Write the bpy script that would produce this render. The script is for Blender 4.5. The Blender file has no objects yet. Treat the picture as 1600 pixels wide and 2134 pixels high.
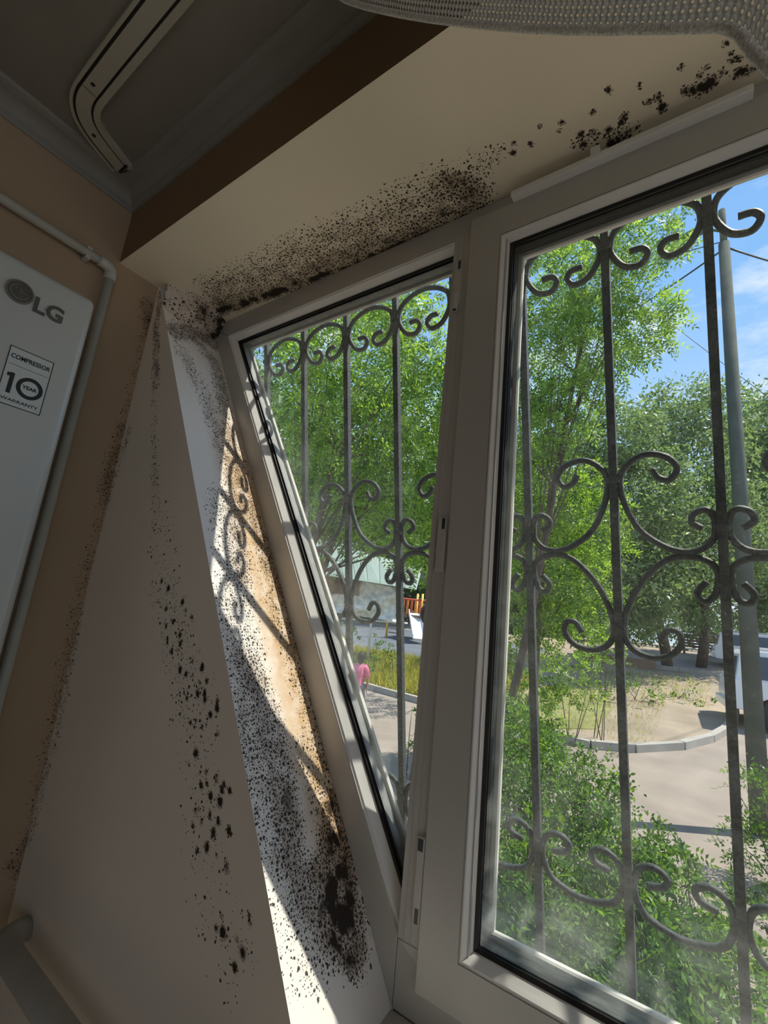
import bpy, bmesh, math, random
import numpy as np
from mathutils import Vector, Matrix, Euler

# ------------------------------------------------------------------ camera, sky, sun, exposure
# All coordinates below are metres: x to the right along the window wall, y outwards through the
# window, z up with 0 at the underside of the window lintel. H lifts everything so the floor is z = 0.
H = 2.32
SC = bpy.context.scene
SC.view_settings.view_transform = 'Standard'
SC.view_settings.look = 'None'
SC.view_settings.exposure = 0.92
SC.view_settings.gamma = 1.0
SC.view_settings.use_curve_mapping = False
SC.cycles.max_bounces = 10
SC.cycles.diffuse_bounces = 6
SC.cycles.glossy_bounces = 3
SC.cycles.transmission_bounces = 8
SC.cycles.transparent_max_bounces = 16
SC.cycles.sample_clamp_indirect = 8.0
SC.cycles.use_denoising = True

cam_d = bpy.data.cameras.new('camera')
cam = bpy.data.objects.new('camera', cam_d)
SC.collection.objects.link(cam)
SC.camera = cam
cam_d.sensor_fit = 'HORIZONTAL'
cam_d.sensor_width = 36.0
cam_d.lens = 36.0 * 955.875 / 1600.0
cam_d.clip_start = 0.02
cam_d.clip_end = 400
R = np.array([[0.818523, 0.565283, 0.102347], [-0.038171, 0.231282, -0.972138], [-0.573204, 0.791811, 0.210887]])                      # rows: camera right, down, forward
cam.matrix_world = Matrix(((R[0][0], -R[1][0], -R[2][0], 1.29198),
                           (R[0][1], -R[1][1], -R[2][1], -0.54117),
                           (R[0][2], -R[1][2], -R[2][2], (-0.85794) + H),
                           (0, 0, 0, 1)))

sun_d = bpy.data.lights.new('sun', 'SUN')
sun_d.energy = 4.0
sun_d.angle = math.radians(0.6)
sun_d.color = (1.0, 0.93, 0.80)
sun = bpy.data.objects.new('sun', sun_d)
SC.collection.objects.link(sun)
sun.location = (4, 4, 9)
sun.rotation_euler = Vector((0.39, 0.31, 0.866)).to_track_quat('Z', 'Y').to_euler()

world = bpy.data.worlds.new('sky')
SC.world = world
world.use_nodes = True
nt = world.node_tree
nt.nodes.clear()
W = lambda t: nt.nodes.new(t)
tc = W('ShaderNodeTexCoord'); sep = W('ShaderNodeSeparateXYZ')
nt.links.new(tc.outputs['Generated'], sep.inputs[0])
ramp = W('ShaderNodeValToRGB')
nt.links.new(sep.outputs['Z'], ramp.inputs[0])
cr = ramp.color_ramp
cr.elements[0].position = 0.0; cr.elements[0].color = (0.62, 0.74, 0.88, 1)
cr.elements[1].position = 1.0; cr.elements[1].color = (0.16, 0.36, 0.80, 1)
e = cr.elements.new(0.35); e.color = (0.44, 0.66, 0.98, 1)
e = cr.elements.new(0.60); e.color = (0.25, 0.50, 0.92, 1)
mp = W('ShaderNodeMapping'); mp.inputs['Scale'].default_value = (1.0, 1.0, 2.6)
mp.inputs['Location'].default_value = (0.35, 0.1, -0.04)
nt.links.new(tc.outputs['Generated'], mp.inputs[0])
nz = W('ShaderNodeTexNoise'); nz.inputs['Scale'].default_value = 3.1; nz.inputs['Detail'].default_value = 7; nz.inputs['Roughness'].default_value = 0.58
nt.links.new(mp.outputs[0], nz.inputs['Vector'])
cl = W('ShaderNodeValToRGB'); cl.color_ramp.elements[0].position = 0.50; cl.color_ramp.elements[1].position = 0.68
nt.links.new(nz.outputs[0], cl.inputs[0])
mx = W('ShaderNodeMix'); mx.data_type = 'RGBA'
nt.links.new(cl.outputs[0], mx.inputs['Factor'])
nt.links.new(ramp.outputs[0], mx.inputs['A']); mx.inputs['B'].default_value = (0.95, 0.97, 1.0, 1)
bg = W('ShaderNodeBackground'); bg.inputs['Strength'].default_value = 0.66
nt.links.new(mx.outputs['Result'], bg.inputs['Color'])
wo = W('ShaderNodeOutputWorld'); nt.links.new(bg.outputs[0], wo.inputs[0])

# ------------------------------------------------------------------ helpers
rng = np.random.default_rng(7)
random.seed(7)
COL = SC.collection

def props(o, label=None, category=None, group=None, kind=None):
    if label: o['label'] = label
    if category: o['category'] = category
    if group: o['group'] = group
    if kind: o['kind'] = kind
    return o

def thing(name, loc, label=None, category=None, group=None, kind=None):
    o = bpy.data.objects.new(name, None)
    o.empty_display_size = 0.1
    o.location = (loc[0], loc[1], loc[2] + H)
    COL.objects.link(o)
    return props(o, label, category, group, kind)

def root_loc(p):
    v = Vector((0, 0, 0))
    while p is not None:
        v += Vector(p.location); p = p.parent
    return v

class MB:
    def __init__(s): s.v = []; s.f = []; s.m = []
    def add(s, vs, fs, mi=0):
        k = len(s.v); s.v += [tuple(q) for q in vs]
        for f in fs: s.f.append(tuple(i + k for i in f)); s.m.append(mi)
        return s
    def box(s, x0, x1, y0, y1, z0, z1, mi=0, M=None):
        vs = [(x, y, z) for x in (x0, x1) for y in (y0, y1) for z in (z0, z1)]
        if M is not None: vs = [tuple(M @ Vector(q)) for q in vs]
        return s.add(vs, [(0, 1, 3, 2), (4, 6, 7, 5), (0, 4, 5, 1), (2, 3, 7, 6), (0, 2, 6, 4), (1, 5, 7, 3)], mi)
    def prism(s, poly, a, b, axis='y', mi=0):
        n = len(poly)
        def P(p, t):
            return {'y': (p[0], t, p[1]), 'x': (t, p[0], p[1]), 'z': (p[0], p[1], t)}[axis]
        vs = [P(p, a) for p in poly] + [P(p, b) for p in poly]
        fs = [tuple(range(n)), tuple(range(2 * n - 1, n - 1, -1))]
        fs += [(i, (i + 1) % n, n + (i + 1) % n, n + i) for i in range(n)]
        return s.add(vs, fs, mi)
    def tube(s, pts, r, n=8, caps=True, mi=0, flat=None):
        pts = [Vector(p) for p in pts]; N = len(pts); rs = r if hasattr(r, '__len__') else [r] * N
        up = None; rings = []
        for i, p in enumerate(pts):
            d = (pts[min(i + 1, N - 1)] - pts[max(i - 1, 0)]).normalized()
            if up is None:
                up = Vector((0, 0, 1)) if abs(d.z) < .9 else Vector((0, 1, 0))
                if flat is not None: up = Vector(flat)
            a = d.cross(up)
            if a.length < 1e-6: a = d.cross(Vector((1, 0, 0)))
            a.normalize(); b = a.cross(d).normalized()
            if flat is None: up = b
            rings.append([tuple(p + (a * math.cos(2 * math.pi * (k + .5) / n) + b * math.sin(2 * math.pi * (k + .5) / n)) * rs[i]) for k in range(n)])
        vs = [q for rg in rings for q in rg]; fs = []
        for i in range(N - 1):
            for k in range(n):
                fs.append((i * n + k, i * n + (k + 1) % n, (i + 1) * n + (k + 1) % n, (i + 1) * n + k))
        if caps: fs += [tuple(range(n - 1, -1, -1)), tuple((N - 1) * n + k for k in range(n))]
        return s.add(vs, fs, mi)
    def build(s, name, mat, parent=None, bevel=0, smooth=False, origin=None, **kw):
        return mesh_obj(name, s.v, s.f, mat, parent, bevel, smooth, origin, s.m, **kw)

def mesh_obj(name, v, f, mat, parent=None, bevel=0, smooth=False, origin=None, mi=None, **kw):
    v = np.asarray(v, float).copy()
    v[:, 2] += H
    o_loc = np.zeros(3)
    if parent is not None:
        v -= np.array(root_loc(parent))
    else:
        if origin is None:
            o_loc = np.array([(v[:, 0].min() + v[:, 0].max()) / 2, (v[:, 1].min() + v[:, 1].max()) / 2, v[:, 2].min()])
        else:
            o_loc = np.array(origin, float) + [0, 0, H]
        v -= o_loc
    me = bpy.data.meshes.new(name)
    me.from_pydata([tuple(q) for q in v], [], [tuple(q) for q in f])
    for m_ in (mat if isinstance(mat, (list, tuple)) else [mat]): me.materials.append(m_)
    if mi is not None and len(mi) and max(mi) > 0: me.polygons.foreach_set('material_index', mi)
    if smooth: me.polygons.foreach_set('use_smooth', [True] * len(me.polygons))
    me.update()
    bm = bmesh.new(); bm.from_mesh(me); bmesh.ops.recalc_face_normals(bm, faces=bm.faces)
    if bevel:
        bmesh.ops.bevel(bm, geom=[e for e in bm.edges if len(e.link_faces) == 2 and e.calc_face_angle(0) > .5], offset=bevel, segments=2 if bevel < .015 else 5, affect='EDGES', profile=.6)
    bm.to_mesh(me); bm.free()
    o = bpy.data.objects.new(name, me)
    o.location = tuple(o_loc)
    if parent is not None: o.parent = parent
    COL.objects.link(o)
    return props(o, **kw)

def quads_obj(name, V, mat, parent=None, **kw):
    """V: (n,4,3) array of quads, loaded fast"""
    n = len(V); v = V.reshape(-1, 3).copy(); v[:, 2] += H
    loc = np.zeros(3)
    if parent is not None: v -= np.array(root_loc(parent))
    else:
        loc = np.array([v[:, 0].mean(), v[:, 1].mean(), v[:, 2].min()]); v -= loc
    me = bpy.data.meshes.new(name)
    me.vertices.add(4 * n); me.vertices.foreach_set('co', v.ravel())
    me.loops.add(4 * n); me.loops.foreach_set('vertex_index', np.arange(4 * n, dtype=np.int32))
    me.polygons.add(n); me.polygons.foreach_set('loop_start', np.arange(0, 4 * n, 4, dtype=np.int32))
    me.polygons.foreach_set('loop_total', np.full(n, 4, dtype=np.int32))
    me.materials.append(mat); me.update(calc_edges=True)
    o = bpy.data.objects.new(name, me); o.location = tuple(loc)
    if parent is not None: o.parent = parent
    COL.objects.link(o)
    return props(o, **kw)

# ------------------------------------------------------------------ materials
def newmat(name):
    m = bpy.data.materials.new(name); m.use_nodes = True
    return m, m.node_tree, m.node_tree.nodes['Principled BSDF']

def mat(name, col, rough=.5, var=.08, scale=8, bump=0, bscale=60, metal=0, spec=.5, detail=4):
    m, t, b = newmat(name)
    b.inputs['Roughness'].default_value = rough; b.inputs['Metallic'].default_value = metal
    b.inputs['Specular IOR Level'].default_value = spec
    tcn = t.nodes.new('ShaderNodeTexCoord')
    n = t.nodes.new('ShaderNodeTexNoise'); n.inputs['Scale'].default_value = scale; n.inputs['Detail'].default_value = detail
    t.links.new(tcn.outputs['Object'], n.inputs['Vector'])
    r = t.nodes.new('ShaderNodeValToRGB')
    r.color_ramp.elements[0].position = .3; r.color_ramp.elements[1].position = .7
    r.color_ramp.elements[0].color = tuple(c * (1 - var) for c in col) + (1,)
    r.color_ramp.elements[1].color = tuple(min(1, c * (1 + var)) for c in col) + (1,)
    t.links.new(n.outputs[0], r.inputs[0]); t.links.new(r.outputs[0], b.inputs['Base Color'])
    if bump:
        n2 = t.nodes.new('ShaderNodeTexNoise'); n2.inputs['Scale'].default_value = bscale; n2.inputs['Detail'].default_value = 5
        t.links.new(tcn.outputs['Object'], n2.inputs['Vector'])
        bp = t.nodes.new('ShaderNodeBump'); bp.inputs['Strength'].default_value = bump; bp.inputs['Distance'].default_value = .004
        t.links.new(n2.outputs[0], bp.inputs['Height']); t.links.new(bp.outputs[0], b.inputs['Normal'])
    return m

def math_n(t, op, a, b=None, clamp=False):
    n = t.nodes.new('ShaderNodeMath'); n.operation = op; n.use_clamp = clamp
    for i, q in enumerate((a, b)):
        if q is None: continue
        if isinstance(q, (int, float)): n.inputs[i].default_value = q
        else: t.links.new(q, n.inputs[i])
    return n.outputs[0]

def smooth_n(t, x, lo, hi, to0=0., to1=1.):
    n = t.nodes.new('ShaderNodeMapRange'); n.interpolation_type = 'SMOOTHSTEP'
    for k, q in (('Value', x), ('From Min', lo), ('From Max', hi), ('To Min', to0), ('To Max', to1)):
        if isinstance(q, (int, float)): n.inputs[k].default_value = q
        else: t.links.new(q, n.inputs[k])
    return n.outputs[0]

def mold_mat(name, col, fine=190, mid=100, coarse=55, tan=None, bump=.15, so=.85, ks=(1.15, .72, .30)):
    """painted plaster with black mould growing where the vertex attribute 'mold' says so"""
    m, t, b = newmat(name)
    b.inputs['Roughness'].default_value = .85; b.inputs['Specular IOR Level'].default_value = .2
    uv = t.nodes.new('ShaderNodeUVMap'); uv.uv_map = 'plane'
    at = t.nodes.new('ShaderNodeAttribute'); at.attribute_name = 'mold'
    d = at.outputs['Fac']
    wn = t.nodes.new('ShaderNodeTexNoise'); wn.inputs['Scale'].default_value = 30; wn.inputs['Detail'].default_value = 4
    t.links.new(uv.outputs[0], wn.inputs['Vector'])
    dn = math_n(t, 'MULTIPLY', d, smooth_n(t, wn.outputs[0], .3, .68, .55, 1.25))
    wob = t.nodes.new('ShaderNodeTexNoise'); wob.inputs['Scale'].default_value = 260; wob.inputs['Detail'].default_value = 2
    t.links.new(uv.outputs[0], wob.inputs['Vector'])
    wo_ = math_n(t, 'MULTIPLY', math_n(t, 'SUBTRACT', wob.outputs[0], .5), .5)
    acc = None
    for S, k, rmin, rmax in ((fine, ks[0], .15, .30), (mid, ks[1], .18, .32), (coarse, ks[2], .15, .27)):
        v = t.nodes.new('ShaderNodeTexVoronoi'); v.voronoi_dimensions = '2D'; v.inputs['Scale'].default_value = S
        v.inputs['Randomness'].default_value = .85
        t.links.new(uv.outputs[0], v.inputs['Vector'])
        sc_ = t.nodes.new('ShaderNodeSeparateColor'); t.links.new(v.outputs['Color'], sc_.inputs[0])
        on = math_n(t, 'LESS_THAN', sc_.outputs[0], math_n(t, 'MULTIPLY', dn, k))
        rad = smooth_n(t, sc_.outputs[1], 0., 1., rmin, rmax)
        dist = math_n(t, 'ADD', v.outputs['Distance'], wo_)
        sp = math_n(t, 'MULTIPLY', smooth_n(t, dist, math_n(t, 'MULTIPLY', rad, .65), math_n(t, 'MULTIPLY', rad, 1.25), 1., 0.), on)
        acc = sp if acc is None else math_n(t, 'MAXIMUM', acc, sp)
    solid = smooth_n(t, math_n(t, 'ADD', dn, math_n(t, 'MULTIPLY', wo_, .8)), so, so + .45)
    acc = math_n(t, 'MAXIMUM', acc, solid)
    halo = math_n(t, 'MULTIPLY', smooth_n(t, dn, .15, 1.1), .55)
    pn = t.nodes.new('ShaderNodeTexNoise'); pn.inputs['Scale'].default_value = 3; pn.inputs['Detail'].default_value = 5
    t.links.new(uv.outputs[0], pn.inputs['Vector'])
    base = t.nodes.new('ShaderNodeMix'); base.data_type = 'RGBA'
    base.inputs['A'].default_value = tuple(c * .93 for c in col) + (1,); base.inputs['B'].default_value = tuple(min(1, c * 1.06) for c in col) + (1,)
    t.links.new(pn.outputs[0], base.inputs['Factor'])
    cur = base.outputs['Result']
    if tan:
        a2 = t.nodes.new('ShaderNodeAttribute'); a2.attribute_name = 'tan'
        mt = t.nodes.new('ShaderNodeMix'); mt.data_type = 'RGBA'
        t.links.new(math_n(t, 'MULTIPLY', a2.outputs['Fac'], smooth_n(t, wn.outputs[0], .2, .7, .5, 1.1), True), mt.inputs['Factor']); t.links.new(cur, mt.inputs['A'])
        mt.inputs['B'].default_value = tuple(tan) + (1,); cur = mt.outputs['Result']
    m1 = t.nodes.new('ShaderNodeMix'); m1.data_type = 'RGBA'; t.links.new(halo, m1.inputs['Factor']); t.links.new(cur, m1.inputs['A'])
    m1.inputs['B'].default_value = (.22, .135, .07, 1)
    m2 = t.nodes.new('ShaderNodeMix'); m2.data_type = 'RGBA'; t.links.new(math_n(t, 'MULTIPLY', acc, .95), m2.inputs['Factor']); t.links.new(m1.outputs['Result'], m2.inputs['A'])
    m2.inputs['B'].default_value = (.016, .012, .010, 1)
    t.links.new(m2.outputs['Result'], b.inputs['Base Color'])
    bn = t.nodes.new('ShaderNodeTexNoise'); bn.inputs['Scale'].default_value = 140; bn.inputs['Detail'].default_value = 4
    t.links.new(uv.outputs[0], bn.inputs['Vector'])
    bp = t.nodes.new('ShaderNodeBump'); bp.inputs['Strength'].default_value = bump; bp.inputs['Distance'].default_value = .002
    t.links.new(bn.outputs[0], bp.inputs['Height']); t.links.new(bp.outputs[0], b.inputs['Normal'])
    return m

CREAM = (.62, .47, .32)
M_wall = mat('cream_paint', CREAM, .85, .05, 3, .15, 160, spec=.2)
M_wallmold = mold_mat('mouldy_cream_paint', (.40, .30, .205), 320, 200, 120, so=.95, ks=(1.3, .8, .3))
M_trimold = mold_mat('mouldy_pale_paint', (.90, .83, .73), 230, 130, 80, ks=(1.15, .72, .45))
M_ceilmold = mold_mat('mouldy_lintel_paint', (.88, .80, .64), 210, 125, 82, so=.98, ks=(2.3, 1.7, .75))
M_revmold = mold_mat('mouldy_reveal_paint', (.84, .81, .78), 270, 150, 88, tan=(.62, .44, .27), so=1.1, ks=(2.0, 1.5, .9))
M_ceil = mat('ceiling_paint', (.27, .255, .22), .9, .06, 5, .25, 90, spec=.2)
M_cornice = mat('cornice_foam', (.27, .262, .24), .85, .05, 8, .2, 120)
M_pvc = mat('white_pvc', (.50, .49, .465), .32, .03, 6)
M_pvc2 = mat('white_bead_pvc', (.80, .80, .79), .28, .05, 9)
M_seam = mat('seam_grey', (.12, .11, .10), .7, .1)
M_gasket = mat('black_rubber', (.012, .012, .013), .45, .1)
M_spacer = mat('grey_spacer', (.02, .026, .026), .7, .3, 300, spec=.2)
M_dirtypvc = mat('dusty_outer_pvc', (.62, .62, .60), .6, .12, 14)
M_chrome = mat('metal', (.45, .44, .42), .3, .1, metal=.9)
M_ac = mat('white_lacquer', (.50, .53, .515), .22, .015, 4)
M_acbody = mat('grey_plastic', (.40, .45, .43), .45, .03, 5)
M_dark = mat('dark_plastic', (.03, .035, .04), .4, .05)
M_logo = mat('silver_grey', (.16, .155, .15), .35, .05, metal=.5)
M_logo2 = mat('silver_rim', (.30, .30, .29), .3, .05, metal=.6)
M_ink = mat('black_ink', (.015, .018, .02), .5, .02)
M_stick = mat('sticker_paper', (.55, .60, .60), .4, .02)
M_rail = mat('ivory_rail_plastic', (.46, .44, .36), .5, .05, 9)
M_slot = mat('rail_slot', (.02, .017, .012), .8, .05)
M_pipe = mat('painted_pipe', (.50, .51, .46), .4, .05, 20)
M_heat = mat('painted_heating_pipe', (.45, .44, .41), .4, .05, 20)
M_iron = mat('grey_painted_iron', (.05, .060, .062), .6, .55, 160, .3, 200, spec=.4)
M_concrete = mat('concrete', (.10, .112, .098), .95, .12, 5, .5, 40, spec=.1)
M_bark = mat('bark', (.10, .078, .06), .95, .35, 12, .8, 30)
M_wire = mat('cable_black', (.03, .03, .035), .6, .1)
M_sand = mat('dry_ground', (.31, .25, .19), .98, .22, .9, .7, 12, detail=8)
M_path = mat('pale_paving', (.27, .225, .195), .95, .16, 1.5, .5, 20, detail=8)
M_asph = mat('asphalt', (.12, .135, .16), .9, .15, 1.5, .4, 30, detail=8)
M_road = mat('pinkish_pavement', (.28, .23, .21), .95, .12, 1.2, .4, 30, detail=8)
M_curb = mat('curb_concrete', (.36, .34, .31), .9, .12, 3, .4, 30)
M_grassg = mat('grassy_soil', (.20, .20, .075), .95, .35, 2.2, .6, 20, detail=8)
M_canopy = mat('grey_green_sheet', (.22, .29, .26), .6, .10, 2)
M_white = mat('white_paint', (.80, .80, .80), .4, .04)
M_tarp = mat('translucent_film', (.74, .74, .74), .25, .26, 6, .9, 9, detail=8)
M_brown = mat('brown_panel', (.24, .16, .11), .6, .15)
M_red = mat('red_paint', (.62, .10, .05), .45, .08)
M_orange = mat('orange_paint', (.75, .28, .04), .45, .08)
M_yellow = mat('yellow_paint', (.80, .50, .05), .45, .08)
M_wood = mat('weathered_wood', (.20, .12, .08), .8, .25, 12)
M_car = mat('white_car_paint', (.72, .74, .77), .18, .02, spec=.6)
M_glassd = mat('tinted_car_glass', (.02, .035, .06), .08, .05, spec=.8)
M_tyre = mat('tyre_rubber', (.02, .02, .02), .8, .1)
M_rim = mat('alloy', (.45, .46, .48), .3, .1, metal=.8)
M_pink = mat('pink_cloth', (.80, .20, .34), .85, .25, 22, .3, 60)
M_jeans = mat('blue_denim', (.06, .09, .16), .9, .2, 30)
M_skin = mat('skin', (.48, .28, .20), .6, .05)
M_hair = mat('dark_hair', (.018, .013, .012), .6, .2, 40)
M_build = mat('peach_render', (.60, .48, .42), .9, .05, 2)
M_win = mat('building_glass', (.10, .13, .16), .15, .1)
M_redroof = mat('roof_sheet', (.45, .44, .44), .7, .1)

def leaf_mat(name, c1, c2, trans=.45, tcol=None):
    m, t, b = newmat(name)
    b.inputs['Roughness'].default_value = .42; b.inputs['Specular IOR Level'].default_value = .35
    g = t.nodes.new('ShaderNodeNewGeometry')
    r = t.nodes.new('ShaderNodeValToRGB')
    r.color_ramp.elements[0].color = tuple(c1) + (1,); r.color_ramp.elements[1].color = tuple(c2) + (1,)
    t.links.new(g.outputs['Random Per Island'], r.inputs[0]); t.links.new(r.outputs[0], b.inputs['Base Color'])
    tr = t.nodes.new('ShaderNodeBsdfTranslucent')
    h = t.nodes.new('ShaderNodeMix'); h.data_type = 'RGBA'; h.blend_type = 'MULTIPLY'; h.inputs['Factor'].default_value = 1
    t.links.new(r.outputs[0], h.inputs['A']); h.inputs['B'].default_value = tuple(tcol or (2.6, 2.3, .9)) + (1,)
    t.links.new(h.outputs['Result'], tr.inputs[0])
    ms = t.nodes.new('ShaderNodeMixShader'); ms.inputs[0].default_value = trans
    t.links.new(b.outputs[0], ms.inputs[1]); t.links.new(tr.outputs[0], ms.inputs[2])
    t.links.new(ms.outputs[0], t.nodes['Material Output'].inputs[0])
    return m
M_leaf1 = leaf_mat('ash_leaf', (.035, .085, .018), (.21, .36, .07), .5)
M_leaf2 = leaf_mat('acacia_leaf', (.055, .12, .035), (.22, .36, .11), .5)
M_leaf3 = leaf_mat('elm_leaf', (.10, .16, .075), (.20, .28, .14), .36, (2.0, 2.0, 1.1))  # greyed greens: distance haze is put into the leaf colour
M_leaf4 = leaf_mat('far_leaf', (.06, .12, .05), (.13, .22, .09), .35)
M_leaf5 = leaf_mat('bush_leaf', (.022, .065, .012), (.13, .26, .045), .40)
M_leaf6 = leaf_mat('young_leaf', (.12, .27, .02), (.18, .34, .03), .45)
M_grass = leaf_mat('grass_blade', (.16, .22, .05), (.42, .38, .14), .35)

def glass_mat(name, haze, seed):
    """clean pane that lets light through, mirrors a little, and carries a film of dust"""
    m, t, b = newmat(name)
    t.nodes.remove(b)
    tr = t.nodes.new('ShaderNodeBsdfTransparent'); tr.inputs[0].default_value = (.97, .985, .975, 1)
    gl = t.nodes.new('ShaderNodeBsdfGlossy'); gl.inputs['Roughness'].default_value = .01
    fr = t.nodes.new('ShaderNodeLayerWeight'); fr.inputs['Blend'].default_value = .5
    sch = math_n(t, 'ADD', math_n(t, 'MULTIPLY', math_n(t, 'POWER', fr.outputs['Facing'], 5.), .9), .05)
    ms = t.nodes.new('ShaderNodeMixShader'); t.links.new(sch, ms.inputs[0]); t.links.new(tr.outputs[0], ms.inputs[1]); t.links.new(gl.outputs[0], ms.inputs[2])
    out = ms.outputs[0]
    if haze:
        at = t.nodes.new('ShaderNodeAttribute'); at.attribute_name = 'dust'
        tcn = t.nodes.new('ShaderNodeTexCoord')
        mpn = t.nodes.new('ShaderNodeMapping'); mpn.inputs['Rotation'].default_value = (0, .9, 0); mpn.inputs['Scale'].default_value = (3, 1, 14); mpn.inputs['Location'].default_value = (seed, 0, 0)
        t.links.new(tcn.outputs['Object'], mpn.inputs[0])
        n1 = t.nodes.new('ShaderNodeTexNoise'); n1.inputs['Scale'].default_value = 1.6; n1.inputs['Detail'].default_value = 7; n1.inputs['Roughness'].default_value = .6
        t.links.new(mpn.outputs[0], n1.inputs['Vector'])
        sp = t.nodes.new('ShaderNodeTexVoronoi'); sp.inputs['Scale'].default_value = 130
        t.links.new(tcn.outputs['Object'], sp.inputs['Vector'])
        specks = math_n(t, 'MULTIPLY', smooth_n(t, sp.outputs['Distance'], .12, .3, 1., 0.), .05)
        f = math_n(t, 'MULTIPLY', at.outputs['Fac'], smooth_n(t, n1.outputs[0], .3, .75, .35, 1.5))
        f = math_n(t, 'ADD', f, math_n(t, 'MULTIPLY', specks, smooth_n(t, n1.outputs[0], .4, .6)), True)
        df = t.nodes.new('ShaderNodeBsdfDiffuse'); df.inputs[0].default_value = (.75, .78, .76, 1)
        tl = t.nodes.new('ShaderNodeBsdfTranslucent'); tl.inputs[0].default_value = (.75, .80, .78, 1)
        md = t.nodes.new('ShaderNodeMixShader'); md.inputs[0].default_value = .65
        t.links.new(df.outputs[0], md.inputs[1]); t.links.new(tl.outputs[0], md.inputs[2])
        m2 = t.nodes.new('ShaderNodeMixShader'); t.links.new(f, m2.inputs[0]); t.links.new(out, m2.inputs[1]); t.links.new(md.outputs[0], m2.inputs[2])
        out = m2.outputs[0]
    t.links.new(out, t.nodes['Material Output'].inputs[0])
    return m
M_glass = glass_mat('dusty_glass', True, 3.0)
M_glass2 = glass_mat('clean_glass', False, 0)

def curtain_mat():
    m, t, b = newmat('white_knit_lace')
    b.inputs['Roughness'].default_value = .9
    uv = t.nodes.new('ShaderNodeUVMap'); uv.uv_map = 'plane'
    sp = t.nodes.new('ShaderNodeSeparateXYZ'); t.links.new(uv.outputs[0], sp.inputs[0])
    wn = t.nodes.new('ShaderNodeTexNoise'); wn.inputs['Scale'].default_value = 60; t.links.new(uv.outputs[0], wn.inputs[0])
    jit = math_n(t, 'MULTIPLY', math_n(t, 'SUBTRACT', wn.outputs[0], .5), 2.2)
    a = math_n(t, 'SINE', math_n(t, 'ADD', math_n(t, 'MULTIPLY', math_n(t, 'ADD', sp.outputs[0], math_n(t, 'MULTIPLY', sp.outputs[1], .45)), 6.283 / .0060), jit))
    c = math_n(t, 'SINE', math_n(t, 'ADD', math_n(t, 'MULTIPLY', sp.outputs[1], 6.283 / .0052), jit))
    hgt = math_n(t, 'ADD', math_n(t, 'MULTIPLY', a, .5), math_n(t, 'MULTIPLY', c, .5))
    hole = smooth_n(t, hgt, -.75, -.45, 0., 1.)
    bp = t.nodes.new('ShaderNodeBump'); bp.inputs['Strength'].default_value = 1.; bp.inputs['Distance'].default_value = .002
    t.links.new(hgt, bp.inputs['Height']); t.links.new(bp.outputs[0], b.inputs['Normal'])
    r = t.nodes.new('ShaderNodeValToRGB'); r.color_ramp.elements[0].color = (.50, .49, .45, 1); r.color_ramp.elements[1].color = (.86, .85, .80, 1)
    t.links.new(smooth_n(t, hgt, -.6, .7), r.inputs[0]); t.links.new(r.outputs[0], b.inputs['Base Color'])
    tl = t.nodes.new('ShaderNodeBsdfTranslucent'); tl.inputs[0].default_value = (.6, .58, .52, 1)
    m1 = t.nodes.new('ShaderNodeMixShader'); m1.inputs[0].default_value = .3; t.links.new(b.outputs[0], m1.inputs[1]); t.links.new(tl.outputs[0], m1.inputs[2])
    tp = t.nodes.new('ShaderNodeBsdfTransparent')
    m2 = t.nodes.new('ShaderNodeMixShader'); t.links.new(hole, m2.inputs[0]); t.links.new(tp.outputs[0], m2.inputs[1]); t.links.new(m1.outputs[0], m2.inputs[2])
    t.links.new(m2.outputs[0], t.nodes['Material Output'].inputs[0])
    return m
M_lace = curtain_mat()

# ------------------------------------------------------------------ room shell
FLOOR = -2.32
RX = 4.4          # right wall
BY = -3.4         # wall behind the camera
CEIL = .21        # room ceiling
BEAM = -.112      # front face of the lintel beam

def box_obj(name, b, m, parent=None, bevel=0, **kw):
    return MB().box(*b).build(name, m, parent, bevel, **kw)

box_obj('floor', (-.2, RX + .2, BY - .2, .27, FLOOR - .15, FLOOR), mat('pale_tile_floor', (.56, .49, .40), .5, .06, 6), kind='structure')
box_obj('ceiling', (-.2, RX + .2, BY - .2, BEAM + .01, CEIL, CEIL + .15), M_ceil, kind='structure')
box_obj('wall_rear', (-.2, RX + .2, BY - .2, BY, FLOOR, CEIL), M_wall, kind='structure')
# right wall, with an unseen opening added to brighten the room
mb = MB()
mb.box(RX, RX + .2, BY, -3.1, FLOOR, CEIL); mb.box(RX, RX + .2, -.9, .27, FLOOR, CEIL); mb.box(RX, RX + .2, -3.1, -.9, 0.0, CEIL); mb.box(RX, RX + .2, -3.1, -.9, FLOOR, -2.2)
mb.build('wall_right', M_wall, kind='structure')
box_obj('lintel_beam', (-.2, RX + .2, BEAM, .27, .002, CEIL + .2), mat('shaded_cream_paint', (.24, .16, .095), .85, .05, 3, .15, 160, spec=.2), kind='structure')  # copy of the cream paint, darkened: the beam's shade is in its colour

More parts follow.
